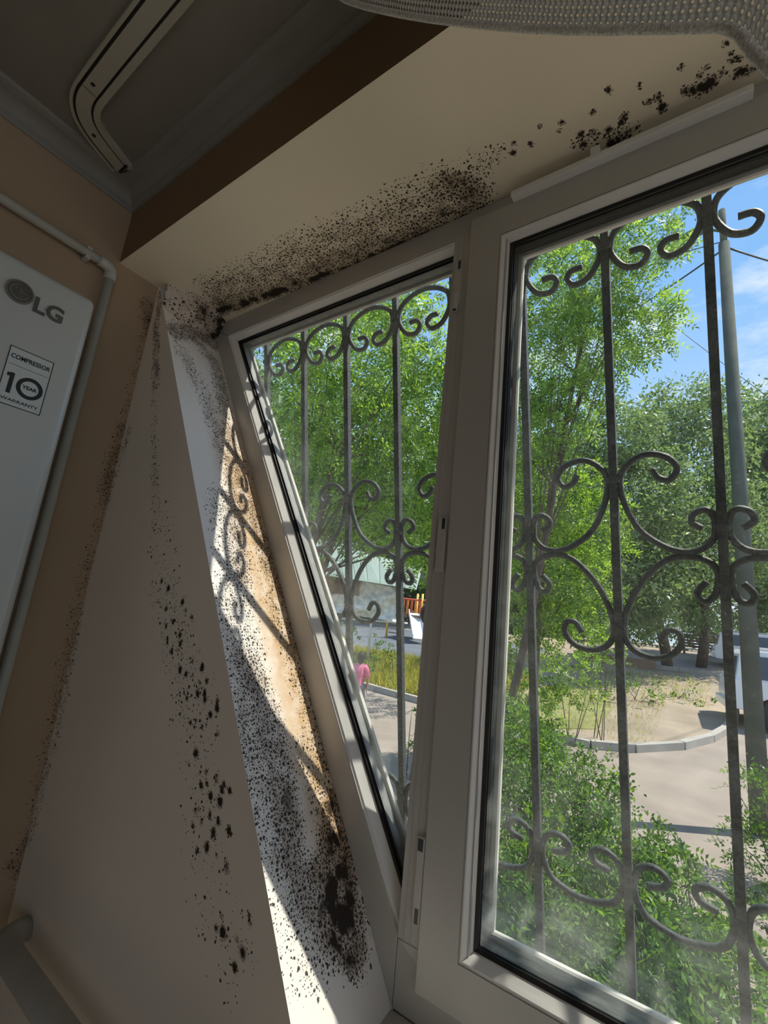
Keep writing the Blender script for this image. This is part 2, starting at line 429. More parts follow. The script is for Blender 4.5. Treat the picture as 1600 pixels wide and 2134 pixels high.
def grid_surface(name, P, m, dens, uvs, kind='structure', tan=None, extra=None):
    """P: (n,k,3) points; dens/uvs/tan arrays of same (n,k)"""
    n, k, _ = P.shape
    v = P.reshape(-1, 3).copy(); v[:, 2] += H
    lo = np.array([v[:, 0].mean(), v[:, 1].mean(), v[:, 2].min()]); v -= lo
    idx = np.arange(n * k).reshape(n, k)
    F = np.stack([idx[:-1, :-1], idx[:-1, 1:], idx[1:, 1:], idx[1:, :-1]], -1).reshape(-1, 4)
    me = bpy.data.meshes.new(name)
    me.vertices.add(len(v)); me.vertices.foreach_set('co', v.ravel())
    me.loops.add(F.size); me.loops.foreach_set('vertex_index', F.ravel().astype(np.int32))
    me.polygons.add(len(F)); me.polygons.foreach_set('loop_start', np.arange(0, F.size, 4, dtype=np.int32))
    me.polygons.foreach_set('loop_total', np.full(len(F), 4, dtype=np.int32))
    me.update(calc_edges=True)
    a = me.attributes.new('mold', 'FLOAT', 'POINT'); a.data.foreach_set('value', dens.ravel().astype(np.float32))
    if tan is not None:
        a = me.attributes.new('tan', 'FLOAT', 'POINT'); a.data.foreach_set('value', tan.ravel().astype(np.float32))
    u = me.uv_layers.new(name='plane'); u.data.foreach_set('uv', uvs.reshape(-1, 2)[F.ravel()].ravel().astype(np.float32))
    me.materials.append(m)
    o = bpy.data.objects.new(name, me); o.location = tuple(lo); COL.objects.link(o)
    return props(o, kind=kind)

MOLD = {"ceil":[[[[0.069,0.131],[0.296,0.164],[0.543,0.17],[0.763,0.187],[0.911,0.191]],0.028,1.0],
 [[[0.139,0.099],[0.356,0.11],[0.585,0.122],[0.768,0.137],[0.923,0.162]],0.045,0.62],
 [[[0.15,0.059],[0.316,0.079],[0.526,0.082],[0.689,0.101],[0.863,0.097],[0.947,0.121]],0.04,0.22],
 [[[0.888,0.111],[0.919,0.147]],0.035,0.8],
 [[[0.959,0.116],[0.993,0.103]],0.02,0.2],
 [[[1.126,0.158],[1.172,0.165],[1.215,0.181]],0.012,0.5],
 [[[0.065,0.16],[0.352,0.185],[0.566,0.203],[0.749,0.211],[0.895,0.214]],0.018,1.05]],"back":[[[[0.022,-0.024],[0.041,-0.14],[0.117,-0.335]],0.018,0.75],
 [[[0.041,-0.14],[0.16,-0.477],[0.269,-0.726]],0.02,0.3],
 [[[0.026,-0.457],[-0.0,-0.59],[-0.021,-0.847],[0.002,-0.966],[0.02,-1.208],[0.006,-1.444]],0.02,0.45],
 [[[0.279,-0.726],[0.375,-0.88],[0.471,-1.008],[0.553,-1.115],[0.598,-1.214],[0.649,-1.297],[0.714,-1.362]],0.055,0.11],
 [[[0.359,-0.861],[0.458,-0.992],[0.536,-1.063]],0.06,0.16]],"left":[[[[-0.001,-0.065],[0.006,-0.351],[0.0,-0.563],[-0.002,-0.772],[-0.004,-0.966],[0.004,-1.191],[0.011,-1.4],[0.016,-1.548]],0.025,0.35],
 [[[0.004,-0.452],[-0.004,-0.631]],0.03,0.6],
 [[[-0.013,-0.073],[0.017,-0.148]],0.03,0.8],
 [[[0.02,-1.443],[-0.005,-1.493]],0.03,0.6],
 [[[0.009,-1.17],[0.018,-1.299]],0.02,0.4]],"reveal":[[[[0.162,0.019],[0.1,0.097],[0.082,0.185]],0.03,0.85],
 [[[0.217,0.041],[0.351,0.093],[0.505,0.111]],0.03,0.4],
 [[[0.123,0.092],[0.182,0.169],[0.364,0.158]],0.03,0.6],
 [[[0.427,0.158],[0.661,0.107],[0.817,0.074]],0.035,0.55],
 [[[0.656,0.078],[0.865,0.059],[0.974,0.05]],0.05,0.42],
 [[[0.868,0.008],[0.987,0.021],[1.092,0.033]],0.045,0.32],
 [[[0.974,0.05],[1.05,0.073],[1.133,0.077],[1.18,0.069],[1.224,0.061]],0.035,0.75],
 [[[1.059,0.033],[1.154,0.033],[1.239,0.042],[1.296,0.062],[1.327,0.069]],0.05,0.4],
 [[[1.169,0.074],[1.236,0.067],[1.303,0.082],[1.343,0.109]],0.03,0.65],
 [[[0.806,0.167],[0.953,0.187],[1.106,0.207]],0.05,0.2],
 [[[0.634,0.163],[0.802,0.202],[0.999,0.214],[1.152,0.213]],0.02,0.4],
 [[[1.119,0.152],[1.204,0.166],[1.274,0.153]],0.035,0.4],
 [[[1.26,0.147],[1.312,0.151],[1.356,0.142]],0.035,0.9],
 [[[1.277,0.11],[1.323,0.109]],0.03,0.7],
 [[[1.245,-0.017],[1.306,0.013],[1.331,0.022]],0.04,0.1],
 [[[0.748,0.19],[0.906,0.192],[1.041,0.209],[1.187,0.208]],0.05,0.28],
 [[[1.222,0.186],[1.282,0.178],[1.334,0.166],[1.359,0.148]],0.04,1.0],
 [[[1.298,0.124],[1.334,0.122]],0.03,1.1],
 [[[0.511,0.168],[0.647,0.159],[0.784,0.176]],0.03,0.5]]}
CEIL_SPOTS = [(1.031,.101,3),(1.024,.119,4),(1.056,.118,4),(1.113,.108,3),(1.106,.12,3),(1.137,.145,5),(1.137,.165,5),(1.155,.153,6),(1.205,.15,5),(1.2,.159,4),(1.179,.16,4),(1.162,.116,4),(1.19,.094,4),(1.232,.111,3),(1.241,.145,4),(1.254,.145,5),(1.259,.165,6),(1.291,.155,6),(1.301,.16,6),(1.312,.163,8),(1.318,.164,8),(1.324,.16,8),(1.339,.153,5),(1.36,.167,6),(1.366,.169,5),(1.376,.172,4),(1.18,.189,7),(1.192,.186,7),(1.206,.185,7),(1.35,.133,3),(1.343,.113,3),(1.288,.116,3),(1.079,.097,3),(1.351,.144,3),(1.359,.144,3),(1.32,.136,3),(1.311,.143,4)]
WALL_SPOTS = [(0.368,-0.857),(0.375,-0.899),(0.428,-0.881),(0.445,-0.896),(0.469,-0.907),(0.409,-0.922),(0.387,-0.933),(0.4,-0.955),(0.403,-0.963),(0.439,-0.943),(0.447,-0.96),(0.423,-0.976),(0.459,-0.978),(0.463,-1.005),(0.484,-1.01),(0.497,-0.985),(0.529,-0.991),(0.506,-1.009),(0.501,-1.05),(0.53,-1.017),(0.549,-1.012),(0.53,-1.037),(0.553,-1.041),(0.576,-1.063),(0.591,-1.049),(0.554,-1.129),(0.541,-1.151),(0.583,-1.172),(0.598,-1.166),(0.613,-1.18),(0.62,-1.152),(0.591,-1.15),(0.58,-1.212),(0.587,-1.207),(0.6,-1.221),(0.618,-1.206),(0.58,-1.234),(0.641,-1.156),(0.656,-1.16),(0.637,-1.182),(0.641,-1.209),(0.669,-1.213),(0.633,-1.227),(0.602,-1.263),(0.624,-1.251),(0.65,-1.253),(0.676,-1.259),(0.336,-0.844),(0.637,-1.163),(0.559,-1.086),(0.524,-1.087),(0.606,-1.087),(0.682,-1.322),(0.69,-1.339),(0.721,-1.335),(0.736,-1.344),(0.742,-1.306),(0.739,-1.297),(0.674,-1.341),(0.725,-1.366),(0.588,-1.038),(0.549,-1.032)]

def density(U, V, segs, spots=()):
    D = np.zeros_like(U)
    for pts, rad, s in segs:
        best = np.full_like(U, 9.)
        for (a, b), (c, d) in zip(pts[:-1], pts[1:]):
            L2 = (c - a) ** 2 + (d - b) ** 2 + 1e-9
            tt = np.clip(((U - a) * (c - a) + (V - b) * (d - b)) / L2, 0, 1)
            best = np.minimum(best, np.hypot(U - a - tt * (c - a), V - b - tt * (d - b)))
        g = np.clip(1.35 - best / rad, 0, 1)
        g = g * g * (3 - 2 * g)
        D = np.maximum(D, D * .6 + s * g)
    for q in spots:
        r = (q[2] if len(q) > 2 else random.choice((3, 3.5, 4, 5, 6))) * .001
        ex = 1.0 + random.random() * .6
        dd = np.hypot((U - q[0]) * ex, (V - q[1]))
        D = np.maximum(D, 1.9 * np.clip(1.35 - dd / (1.5 * r), 0, 1))
    return D

# lintel underside above the window (cream, mouldy)
xs = np.arange(0, RX + .001, .0035); ys = np.linspace(BEAM, .205, 90)
Xg, Yg = np.meshgrid(xs, ys, indexing='ij')
grid_surface('ceiling_niche', np.stack([Xg, Yg, np.zeros_like(Xg)], -1), M_ceilmold, density(Xg, Yg, MOLD['ceil'], CEIL_SPOTS), np.stack([Xg, Yg], -1))
# triangular window wall left of the slanted reveal
zs = np.arange(0, -2.32, -.004); tt = np.linspace(0, 1, 180)
Zg, Tg = np.meshgrid(zs, tt, indexing='ij')
Xw = Tg * (.0063 - .6052 * np.maximum(Zg, -1.4505))
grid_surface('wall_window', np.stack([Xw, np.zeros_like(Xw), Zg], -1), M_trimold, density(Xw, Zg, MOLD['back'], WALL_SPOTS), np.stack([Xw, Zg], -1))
# slanted reveal
zs = np.arange(.0, -1.4601, -.003); ys = np.linspace(0, .205, 84)
Zg, Yg = np.meshgrid(zs, ys, indexing='ij')
Xr = (.0063 - .6052 * Zg) * (1 - Yg / .2) + (-.022 - .614 * Zg) * Yg / .2
TAN = np.clip((Yg - .06 - .05 * np.clip(-Zg - .8, 0, 1)) / .07, 0, 1) * np.clip((-Zg - .25) / .3, 0, 1) * np.clip((1.36 + Zg) / .12, 0, 1)  # tan near the frame: yellowish stain plus sunlit warmth painted into the colour
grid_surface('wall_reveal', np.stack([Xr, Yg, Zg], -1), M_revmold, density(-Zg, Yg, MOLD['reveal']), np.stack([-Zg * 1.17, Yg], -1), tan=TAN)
# left wall, mouldy towards the corner
ys = np.concatenate([np.linspace(-3.4, -.3, 30), np.arange(-.29, .0001, .004), [.0]]); zs = np.arange(CEIL, -2.32, -.006)
Yl, Zl = np.meshgrid(ys, zs, indexing='ij')
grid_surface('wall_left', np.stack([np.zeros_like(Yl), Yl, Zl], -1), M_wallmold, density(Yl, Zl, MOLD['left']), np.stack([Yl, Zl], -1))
box_obj('wall_left_core', (-.2, -.003, BY, .27, FLOOR, CEIL + .2), M_wall, kind='structure')
# masonry behind those faces, and the wall below and right of the window
mb = MB()
mb.prism([(-.003, 0), (-.026, 0), (.860, -1.452), (-.003, -1.452)], .004, .27)
mb.box(-.003, RX, .002, .27, FLOOR, -1.452)
mb.box(4.21, RX + .2, .0, .27, -1.452, .0)
mb.build('wall_window_core', M_wall, kind='structure')
box_obj('wall_below_sill', (.88, RX, -.002, .002, FLOOR, -1.45), M_wall, kind='structure')

# cornice: a swept cove along the left wall and the beam
def cornice(name, pts_prof, path):
    V = []; n = len(pts_prof)
    for (px, py, dx, dy) in path:
        for (o_, z_) in pts_prof: V.append((px + dx * o_, py + dy * o_, z_))
    F = []
    for i in range(len(path) - 1):
        for k in range(n - 1): F.append((i * n + k, i * n + k + 1, (i + 1) * n + k + 1, (i + 1) * n + k))
    return mesh_obj(name, V, F, M_cornice, kind='structure', smooth=False)
prof = [(0, .160), (.004, .160), (.006, .168), (.012, .172)] + [(.012 + .038 * (1 - math.cos(a)), .172 + .026 * math.sin(a)) for a in np.linspace(.2, 1.5, 7)] + [(.056, .200), (.062, .202), (.064, .2098)]
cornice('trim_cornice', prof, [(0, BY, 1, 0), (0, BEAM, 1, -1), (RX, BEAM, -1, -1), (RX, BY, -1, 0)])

# plaster lump wedged in the top left corner of the reveal
mb = MB()
fr = [(.058, -.002, -.106), (.052, -.001, -.05), (.046, .004, 0)]
md = [(.052, .09, -.088), (.082, .088, -.04), (.094, .09, 0)]
bk = [(.012, .2, -.060), (.036, .2, -.03), (.050, .2, 0)]
V = fr + md + bk + [(-.0, .0, -.106), (-.0, .2, -.055)]
F = [(0, 1, 4, 3), (1, 2, 5, 4), (3, 4, 7, 6), (4, 5, 8, 7), (0, 3, 6, 10, 9)]
mb.add(V, F)
lump = mb.build('plaster_lump', mold_mat('mouldy_lump', (.66, .60, .54), 150, 80, 45), None)
props(lump, label='small mouldy plaster block filling the top left corner of the window opening', category='plaster')
sub = lump.modifiers.new('s', 'SUBSURF'); sub.subdivision_type = 'SIMPLE'; sub.levels = sub.render_levels = 5
me = lump.data
bm = bmesh.new(); bm.from_mesh(me); bmesh.ops.subdivide_edges(bm, edges=bm.edges, cuts=12, use_grid_fill=True); bm.to_mesh(me); bm.free()
lump.modifiers.clear()
uvl = me.uv_layers.new(name='plane')
co = np.zeros(len(me.vertices) * 3); me.vertices.foreach_get('co', co); co = co.reshape(-1, 3) + np.array(lump.location) - [0, 0, H]
li = np.zeros(len(me.loops), dtype=np.int32); me.loops.foreach_get('vertex_index', li)
uvl.data.foreach_set('uv', np.stack([co[:, 1], co[:, 2] + co[:, 0] * .7], -1)[li].ravel().astype(np.float32))
a = me.attributes.new('mold', 'FLOAT', 'POINT')
dd = .35 + .9 * np.exp(-((co[:, 1] - .10) / .035) ** 2 - ((co[:, 2] + .035) / .03) ** 2) + .9 * np.clip((co[:, 1] - .12) / .07, 0, 1) + .5 * np.clip((-.07 - co[:, 2]) / .03, 0, 1)
a.data.foreach_set('value', dd.astype(np.float32))

# ------------------------------------------------------------------ window
win = thing('window_1', (1.0, .235, -1.45), kind='structure')
P = [(-.022, 0), (.076, -.06), (.868, -1.35), (.868, -1.449), (.8677, -1.4497)]
# the frame runs behind the sash; one mesh per rail
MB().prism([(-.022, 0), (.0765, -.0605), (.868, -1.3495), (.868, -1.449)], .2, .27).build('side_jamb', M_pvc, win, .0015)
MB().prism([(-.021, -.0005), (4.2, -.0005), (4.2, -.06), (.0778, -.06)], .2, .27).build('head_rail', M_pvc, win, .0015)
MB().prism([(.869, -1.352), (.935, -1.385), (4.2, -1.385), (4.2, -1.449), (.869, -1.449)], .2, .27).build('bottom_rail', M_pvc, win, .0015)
mb = MB().box(.8735, .992, .191, .27, -1.35, -.061)
mb.box(.884, .8852, .1898, .1912, -1.35, -.07); mb.box(.896, .8972, .1898, .1912, -1.35, -.07)
mb.build('mullion', M_pvc, win, .0008)
MB().prism([(.8735, -1.351), (.935, -1.384), (.992, -1.384), (.992, -1.351)], .1915, .27).build('mullion_foot', M_pvc, win, .0008)
box_obj('side_jamb', (4.14, 4.2, .2, .27, -1.385, -.06), M_pvc, win, .0015)

def inset(poly, d):
    n = len(poly); out = []
    area = sum(poly[i][0] * poly[(i + 1) % n][1] - poly[(i + 1) % n][0] * poly[i][1] for i in range(n))
    sg = 1 if area > 0 else -1
    for i in range(n):
        p0, p1, p2 = poly[i - 1], poly[i], poly[(i + 1) % n]
        e1 = Vector((p1[0] - p0[0], p1[1] - p0[1])).normalized(); e2 = Vector((p2[0] - p1[0], p2[1] - p1[1])).normalized()
        n1 = Vector((-e1.y, e1.x)) * sg; n2 = Vector((-e2.y, e2.x)) * sg
        m_ = (n1 + n2).normalized(); out.append((p1[0] + m_.x * d / m_.dot(n1), p1[1] + m_.y * d / m_.dot(n1)))
    return out

def ring(poly, prof, name, m, parent, smooth=False, **kw):
    mb = MB(); n = len(poly); V = []
    for d, y in prof: V += [(x, y, z) for x, z in inset(poly, d)]
    F = [(k * n + i, k * n + (i + 1) % n, (k + 1) * n + (i + 1) % n, (k + 1) * n + i) for k in range(len(prof) - 1) for i in range(n)]
    return mb.add(V, F).build(name, m, parent, smooth=smooth, **kw)

def pane(name, poly, y, m, parent, dustf, lab=None):
    # fine fan of quads so the dust film can vary across the pane
    x0 = min(p[0] for p in poly); x1 = max(p[0] for p in poly); z0 = min(p[1] for p in poly); z1 = max(p[1] for p in poly)
    NX, NZ = 60, 60
    n = len(poly)
    if n == 3:   # triangle: rows between slanted jamb and mullion
        A, B, Cc = poly
        V = []; 
        for i in range(NZ + 1):
            t_ = i / NZ; L = (A[0] + (Cc[0] - A[0]) * t_, A[1] + (Cc[1] - A[1]) * t_); Rr = (B[0] + (Cc[0] - B[0]) * t_, B[1] + (Cc[1] - B[1]) * t_)
            for j in range(NX + 1):
                s_ = j / NX; V.append((L[0] + (Rr[0] - L[0]) * s_, y, L[1] + (Rr[1] - L[1]) * s_))
    else:
        V = [(x0 + (x1 - x0) * j / NX, y, z1 + (z0 - z1) * i / NZ) for i in range(NZ + 1) for j in range(NX + 1)]
    F = [(i * (NX + 1) + j, i * (NX + 1) + j + 1, (i + 1) * (NX + 1) + j + 1, (i + 1) * (NX + 1) + j) for i in range(NZ) for j in range(NX)]
    if n == 3: F = [f for f in F if f[0] // (NX + 1) < NZ]
    o = mesh_obj(name, V, F, m, parent)
    if dustf:
        a = o.data.attributes.new('dust', 'FLOAT', 'POINT')
        a.data.foreach_set('value', [float(dustf(q[0], q[2])) for q in V])
    if lab: o['label'] = lab
    return o

TRI = [(.0765, -.0605), (.882, -.0605), (.882, -1.3723)]
ring(TRI, [(.0005, .2005), (.002, .2045), (.0035, .2045), (.005, .203), (.017, .219)], 'glazing_bead', M_pvc2, win)
ring(TRI, [(.017, .219), (.018, .2175), (.0225, .2195), (.0225, .2235)], 'gasket', M_gasket, win)
ring(TRI, [(.027, .2245), (.027, .229), (.0275, .229), (.0275, .241), (.027, .241), (.027, .246)], 'spacer', mat('dull_spacer', (.20, .21, .21), .5, .15, 60), win)
ring(TRI, [(.018, .223), (.0225, .2255), (.0245, .2265), (.0245, .2285)], 'inner_gasket', M_gasket, win)
ring(TRI, [(.020, .2475), (.034, .2475), (.037, .252), (.028, .262), (.012, .27), (-.01, .272)], 'outer_lip', M_dirtypvc, win)
gin = inset(TRI, .019)
def dustL(x, z):
    dl = (x - (.039 - .614 * z)) * .852        # distance from slanted jamb
    return .02 + .20 * math.exp(-dl / .04) + .10 * math.exp(-dl / .14) + .03 * math.exp(-max(0, -.12 - z) / .05)
pane('glass_pane', gin, .2265, M_glass, win, dustL)
pane('glass_pane', gin, .2470, M_glass2, win, None)

# right sash, slightly proud of the frame
sash = thing('sash', (1.43, .19, -1.40)); sash.parent = win
sash.location = Vector((1.43, .19, -1.40 + H)) - Vector(win.location)
SP = [(.912, -.038), (1.952, -.038), (1.952, -1.402), (.912, -1.402)]
ring(SP, [(0, .2), (0, .187), (.002, .185), (.066, .185), (.0662, .1865), (.0674, .1865), (.0676, .1855), (.069, .185), (.071, .1855), (.083, .199)], 'sash_rail', M_pvc, sash)
ring(SP, [(.0655, .1855), (.0658, .1868), (.0676, .1868), (.068, .1858)], 'seam', M_seam, sash)
ring(SP, [(.0695, .1849), (.0715, .1853), (.0832, .1985)], 'glazing_bead', M_pvc2, sash)
ring(SP, [(.083, .199), (.084, .1975), (.0895, .200), (.0895, .204)], 'gasket', M_gasket, sash)
ring(SP, [(.088, .2035), (.0915, .205), (.0915, .209), (.0925, .209), (.0925, .221), (.0915, .221), (.0915, .226), (.087, .227)], 'spacer', M_spacer, sash)
ring(SP, [(.0852, .2035), (.0900, .2046), (.0900, .2275)], 'inner_gasket', M_gasket, sash)
ring(SP, [(.090, .2275), (.0985, .2275), (.1010, .230), (.1010, .236), (.06, .238)], 'outer_lip', M_dirtypvc, sash)
gin = inset(SP, .086)
def dustR(x, z):
    b = z + 1.31
    s = .015 + .42 * math.exp(-max(b, 0) / .07) * (.55 + .45 * math.exp(-(x - 1.0) / .3)) + .12 * math.exp(-max(b, 0) / .25) + .04 * math.exp(-(x - 1.0) / .05)
    return s
pane('glass_pane', gin, .2045, M_glass, sash, dustR)
pane('glass_pane', gin, .2270, M_glass2, sash, None)
# further unseen lights of the window, continued right to bring in more daylight
for a_, b_ in ((2.0, 3.04), (3.08, 4.12)):
    s2 = thing('sash', (a_, .19, -1.40)); s2.parent = win; s2.location = Vector((a_, .19, -1.40 + H)) - Vector(win.location)
    SQ = [(a_, -.038), (b_, -.038), (b_, -1.402), (a_, -1.402)]
    ring(SQ, [(0, .26), (0, .187), (.002, .185), (.066, .185), (.083, .199), (.09, .26)], 'sash_rail', M_pvc, s2)
    pane('glass_pane', inset(SQ, .086), .2045, M_glass2, s2, None)
    box_obj('mullion', (a_ - .06, a_ + .02, .2, .27, -1.385, -.06), M_pvc, win, .001)
# hinges / catches on the mullion face
def hinge(zt, zb, x, pin):
    mb = MB().box(x - .009, x + .006, .183, .2, zb, zt)
    o = mb.build('hinge', M_pvc, win, .0015)
    if pin:
        MB().tube([(x - .001, .181, zb - .012), (x - .001, .181, zb + .022)], .0075, 12).build('hinge_pin', M_pvc, o, smooth=False)
        MB().tube([(x - .001, .181, zb - .0125), (x - .001, .181, zb - .011)], .004, 10).build('pin_hole', M_dark, o)
    MB().box(x - .001, x + .005, .1823, .1835, zt - .022, zt - .002).build('slot', M_dark, o)
hinge(-.130, -.236, .892, True)
hinge(-.680, -.778, .901, False)
def catch(zt, zb, x):
    o = MB().box(x - .008, x + .005, .184, .2, zb, zt).build('catch_plate', M_pvc, win, .0015)
    MB().box(x - .006, x + .003, .1832, .1845, zt - .020, zt - .003).build('slot', M_dark, o)
    MB().box(x - .003, x + .003, .1834, .1845, zb + .002, zb + .022).build('slot', M_seam, o)
catch(-1.198, -1.318, .907)
# thin vent bar between lintel and sash
vb = thing('vent_bar', (1.19, .18, -.03)); vb.parent = win; vb.location = Vector((1.19, .18, -.03 + H)) - Vector(win.location)
MB().box(1.003, 1.376, .168, .2, -.0405, -.029).build('bar', M_pvc2, vb, .0015)
MB().box(1.148, 1.164, .168, .2, -.0288, -.012).build('bracket', M_pvc2, vb, .0015)
props(box_obj('window_sill', (.862, 4.2, -.05, .2005, -1.475, -1.4495), M_pvc, None, .003), kind='structure')
# small plaster drip in the lower corner
# ------------------------------------------------------------------ wrought iron grille outside
GX = [.148 + .1667 * k for k in range(-1, 25)]
gy = lambda z: .288 - .204 * z
gr = thing('window_grille', (1.2, .5, -1.7), 'grey wrought iron window grille with scrolls and vertical bars outside the panes', 'grille')
gr.location = (1.2, gy(-1.7), -1.7 + H)
for x in GX[1:]:
    a = .0075; V = []
    for z in (.10, -1.72):
        V += [(x - a, gy(z) - a, z), (x + a, gy(z) - a, z), (x + a, gy(z) + a, z), (x - a, gy(z) + a, z)]
    mesh_obj('bar', V, [(0, 1, 2, 3), (7, 6, 5, 4), (0, 4, 5, 1), (1, 5, 6, 2), (2, 6, 7, 3), (3, 7, 4, 0)], M_iron, gr, .0012)
for z in (.09, -1.66):
    MB().box(.0, 4.3, gy(z) + .008, gy(z) + .014, z - .015, z + .015).build('cross_rail', M_iron, gr, .001)
for x in (.09, 4.25):
    for z in (.09, -1.66):
        MB().tube([(x, .26, z), (x, gy(z) + .02, z)], .008, 8).build('wall_bracket', M_iron, gr)
# scroll outlines as offsets from the cell's left bar, z measured along the grille
top = [(.043,-.134),(.064,-.135),(.073,-.149),(.060,-.166),(.033,-.160),(.014,-.134),(.0095,-.111),(.016,-.088),(.036,-.072),(.060,-.063),(.0835,-.060)]
top = top + [(.1667 - x, z) for x, z in reversed(top[:-1])]
bot = [(.031,-1.322),(.057,-1.314),(.062,-1.297),(.041,-1.286),(.018,-1.298),(.0095,-1.325),(.012,-1.350),(.027,-1.377),(.060,-1.390),(.0835,-1.393)]
bot = bot + [(.1667 - x, z) for x, z in reversed(bot[:-1])]
up = [(.028,-.672),(.043,-.661),(.040,-.646),(.023,-.639),(.0125,-.649),(.0095,-.668),(.013,-.690),(.030,-.708),(.058,-.713),(.090,-.702),(.125,-.673),(.147,-.628),(.156,-.586),(.150,-.558),(.128,-.537),(.104,-.531),(.076,-.541),(.062,-.562),(.074,-.582),(.092,-.576),(.101,-.560)]
lo = [(.025,-.765),(.039,-.783),(.033,-.798),(.019,-.794),(.0095,-.771),(.0105,-.744),(.026,-.727),(.058,-.722),(.089,-.732),(.122,-.766),(.146,-.810),(.157,-.848),(.156,-.878),(.140,-.900),(.112,-.908),(.084,-.900),(.067,-.878),(.071,-.858),(.087,-.856),(.100,-.875)]
def smooth_path(pts, n=5):
    out = []; N = len(pts)
    for i in range(N - 1):
        p = [pts[max(0, min(N - 1, i + k))] for k in (-1, 0, 1, 2)]
        for j in range(n):
            t_ = j / n
            out.append(tuple(.5 * (2 * p[1][c] + (p[2][c] - p[0][c]) * t_ + (2 * p[0][c] - 5 * p[1][c] + 4 * p[2][c] - p[3][c]) * t_ ** 2 + (3 * p[1][c] - p[0][c] - 3 * p[2][c] + p[3][c]) * t_ ** 3) for c in (0, 1)))
    out.append(pts[-1]); return out
def scroll(base, k, mirror):
    x0 = GX[k + 1]
    pts = [(x0 + (.1667 - x if mirror else x), gy(z * .98), z * .98) for x, z in smooth_path(base)]
    MB().tube(pts, .0063, 6, flat=(0, 1, 0)).build('scroll', M_iron, gr, smooth=True)
for k in range(24):
    for base in (top, bot): scroll(base, k, False)
    for base in (up, lo): scroll(base, k, k % 2 == 0)
for k in range(24):
    zc = -.578 if k % 2 == 0 else -.672
    for z in ((zc, -.858 if k % 2 == 0 else -.768) + (-.112, -1.325)):
        MB().box(GX[k + 1] - .0115, GX[k + 1] + .0115, gy(z * .98) - .0095, gy(z * .98) + .0095, z * .98 - .006, z * .98 + .006).build('weld_collar', M_iron, gr, .002)

# ------------------------------------------------------------------ air conditioner
ac = thing('air_conditioner', (.12, -.55, FLOOR), 'tall white air conditioner with silver logo and compressor warranty sticker against left wall', 'air conditioner')
T0 = -.250
MB().box(.045, .165, -.90, -.206, FLOOR, T0 - .006).build('body', M_acbody, ac, .012)
mb = MB().box(.158, .2, -.905, -.2, FLOOR + .1, T0)
mb.build('front_panel', M_ac, ac, .020, smooth=False)
MB().box(.06, .19, -.88, -.22, FLOOR, FLOOR + .098).build('plinth', M_dark, ac, .004)

def text_mesh(name, s, size, at, m, parent, depth=.0012, spacing=1.0, width=None, bold=0.0):
    cu = bpy.data.curves.new(name, 'FONT'); cu.body = s; cu.size = size; cu.extrude = depth / 2; cu.align_x = 'CENTER'; cu.align_y = 'CENTER'; cu.space_character = spacing; cu.offset = bold
    cu.resolution_u = 3
    ob = bpy.data.objects.new(name, cu); COL.objects.link(ob)
    dg = bpy.context.evaluated_depsgraph_get(); me = bpy.data.meshes.new_from_object(ob.evaluated_get(dg))
    bpy.data.objects.remove(ob)
    co = np.zeros(len(me.vertices) * 3); me.vertices.foreach_get('co', co); co = co.reshape(-1, 3)
    k = 1.0
    if width: k = width / (co[:, 0].max() - co[:, 0].min())
    V = [(at[0] + q[2], at[1] + q[0] * k, at[2] + q[1]) for q in co]
    F = [tuple(p.vertices) for p in me.polygons]
    bpy.data.meshes.remove(me)
    return mesh_obj(name, V, F, m, parent)

X = .2003
def disc(cy, cz, r0, r1, x0, x1, name, m, parent, a0=0, a1=2 * math.pi, n=40):
    mb = MB(); V = []
    for i in range(n + 1):
        a = a0 + (a1 - a0) * i / n
        for r in (r0, r1):
            for x in (x0, x1): V.append((x, cy + r * math.cos(a), cz + r * math.sin(a)))
    F = []
    for i in range(n):
        b = 4 * i; c = b + 4
        F += [(b + 1, b + 3, c + 3, c + 1), (b, c, c + 2, b + 2), (b + 2, c + 2, c + 3, b + 3), (b, b + 1, c + 1, c)]
    return mb.add(V, F).build(name, m, parent)
lg = disc(-.331, -.3185, 0, .0235, X, X + .0015, 'round_emblem', M_logo, ac)
disc(-.331, -.3185, .0205, .0235, X + .0015, X + .003, 'rim', M_logo2, lg)
disc(-.331, -.3185, .0135, .0160, X + .0015, X + .0025, 'arc', M_logo2, lg, math.pi * .5, math.pi * 2.0, 30)
MB().box(X + .0015, X + .0025, -.3325, -.3295, -.3265, -.3105).box(X + .0015, X + .0025, -.3325, -.3265, -.3275, -.3250).build('letter', M_logo2, lg)
MB().box(X + .0015, X + .0025, -.331, -.3155, -.3197, -.3172).build('arc_bar', M_logo2, lg)
disc(-.3375, -.3125, 0, .0019, X + .0015, X + .0025, 'dot', M_logo2, lg, n=14)
text_mesh('lettering', 'LG', .045, (X + .0012, -.279, -.328), M_logo, ac, .0025, width=.052, bold=.0012)
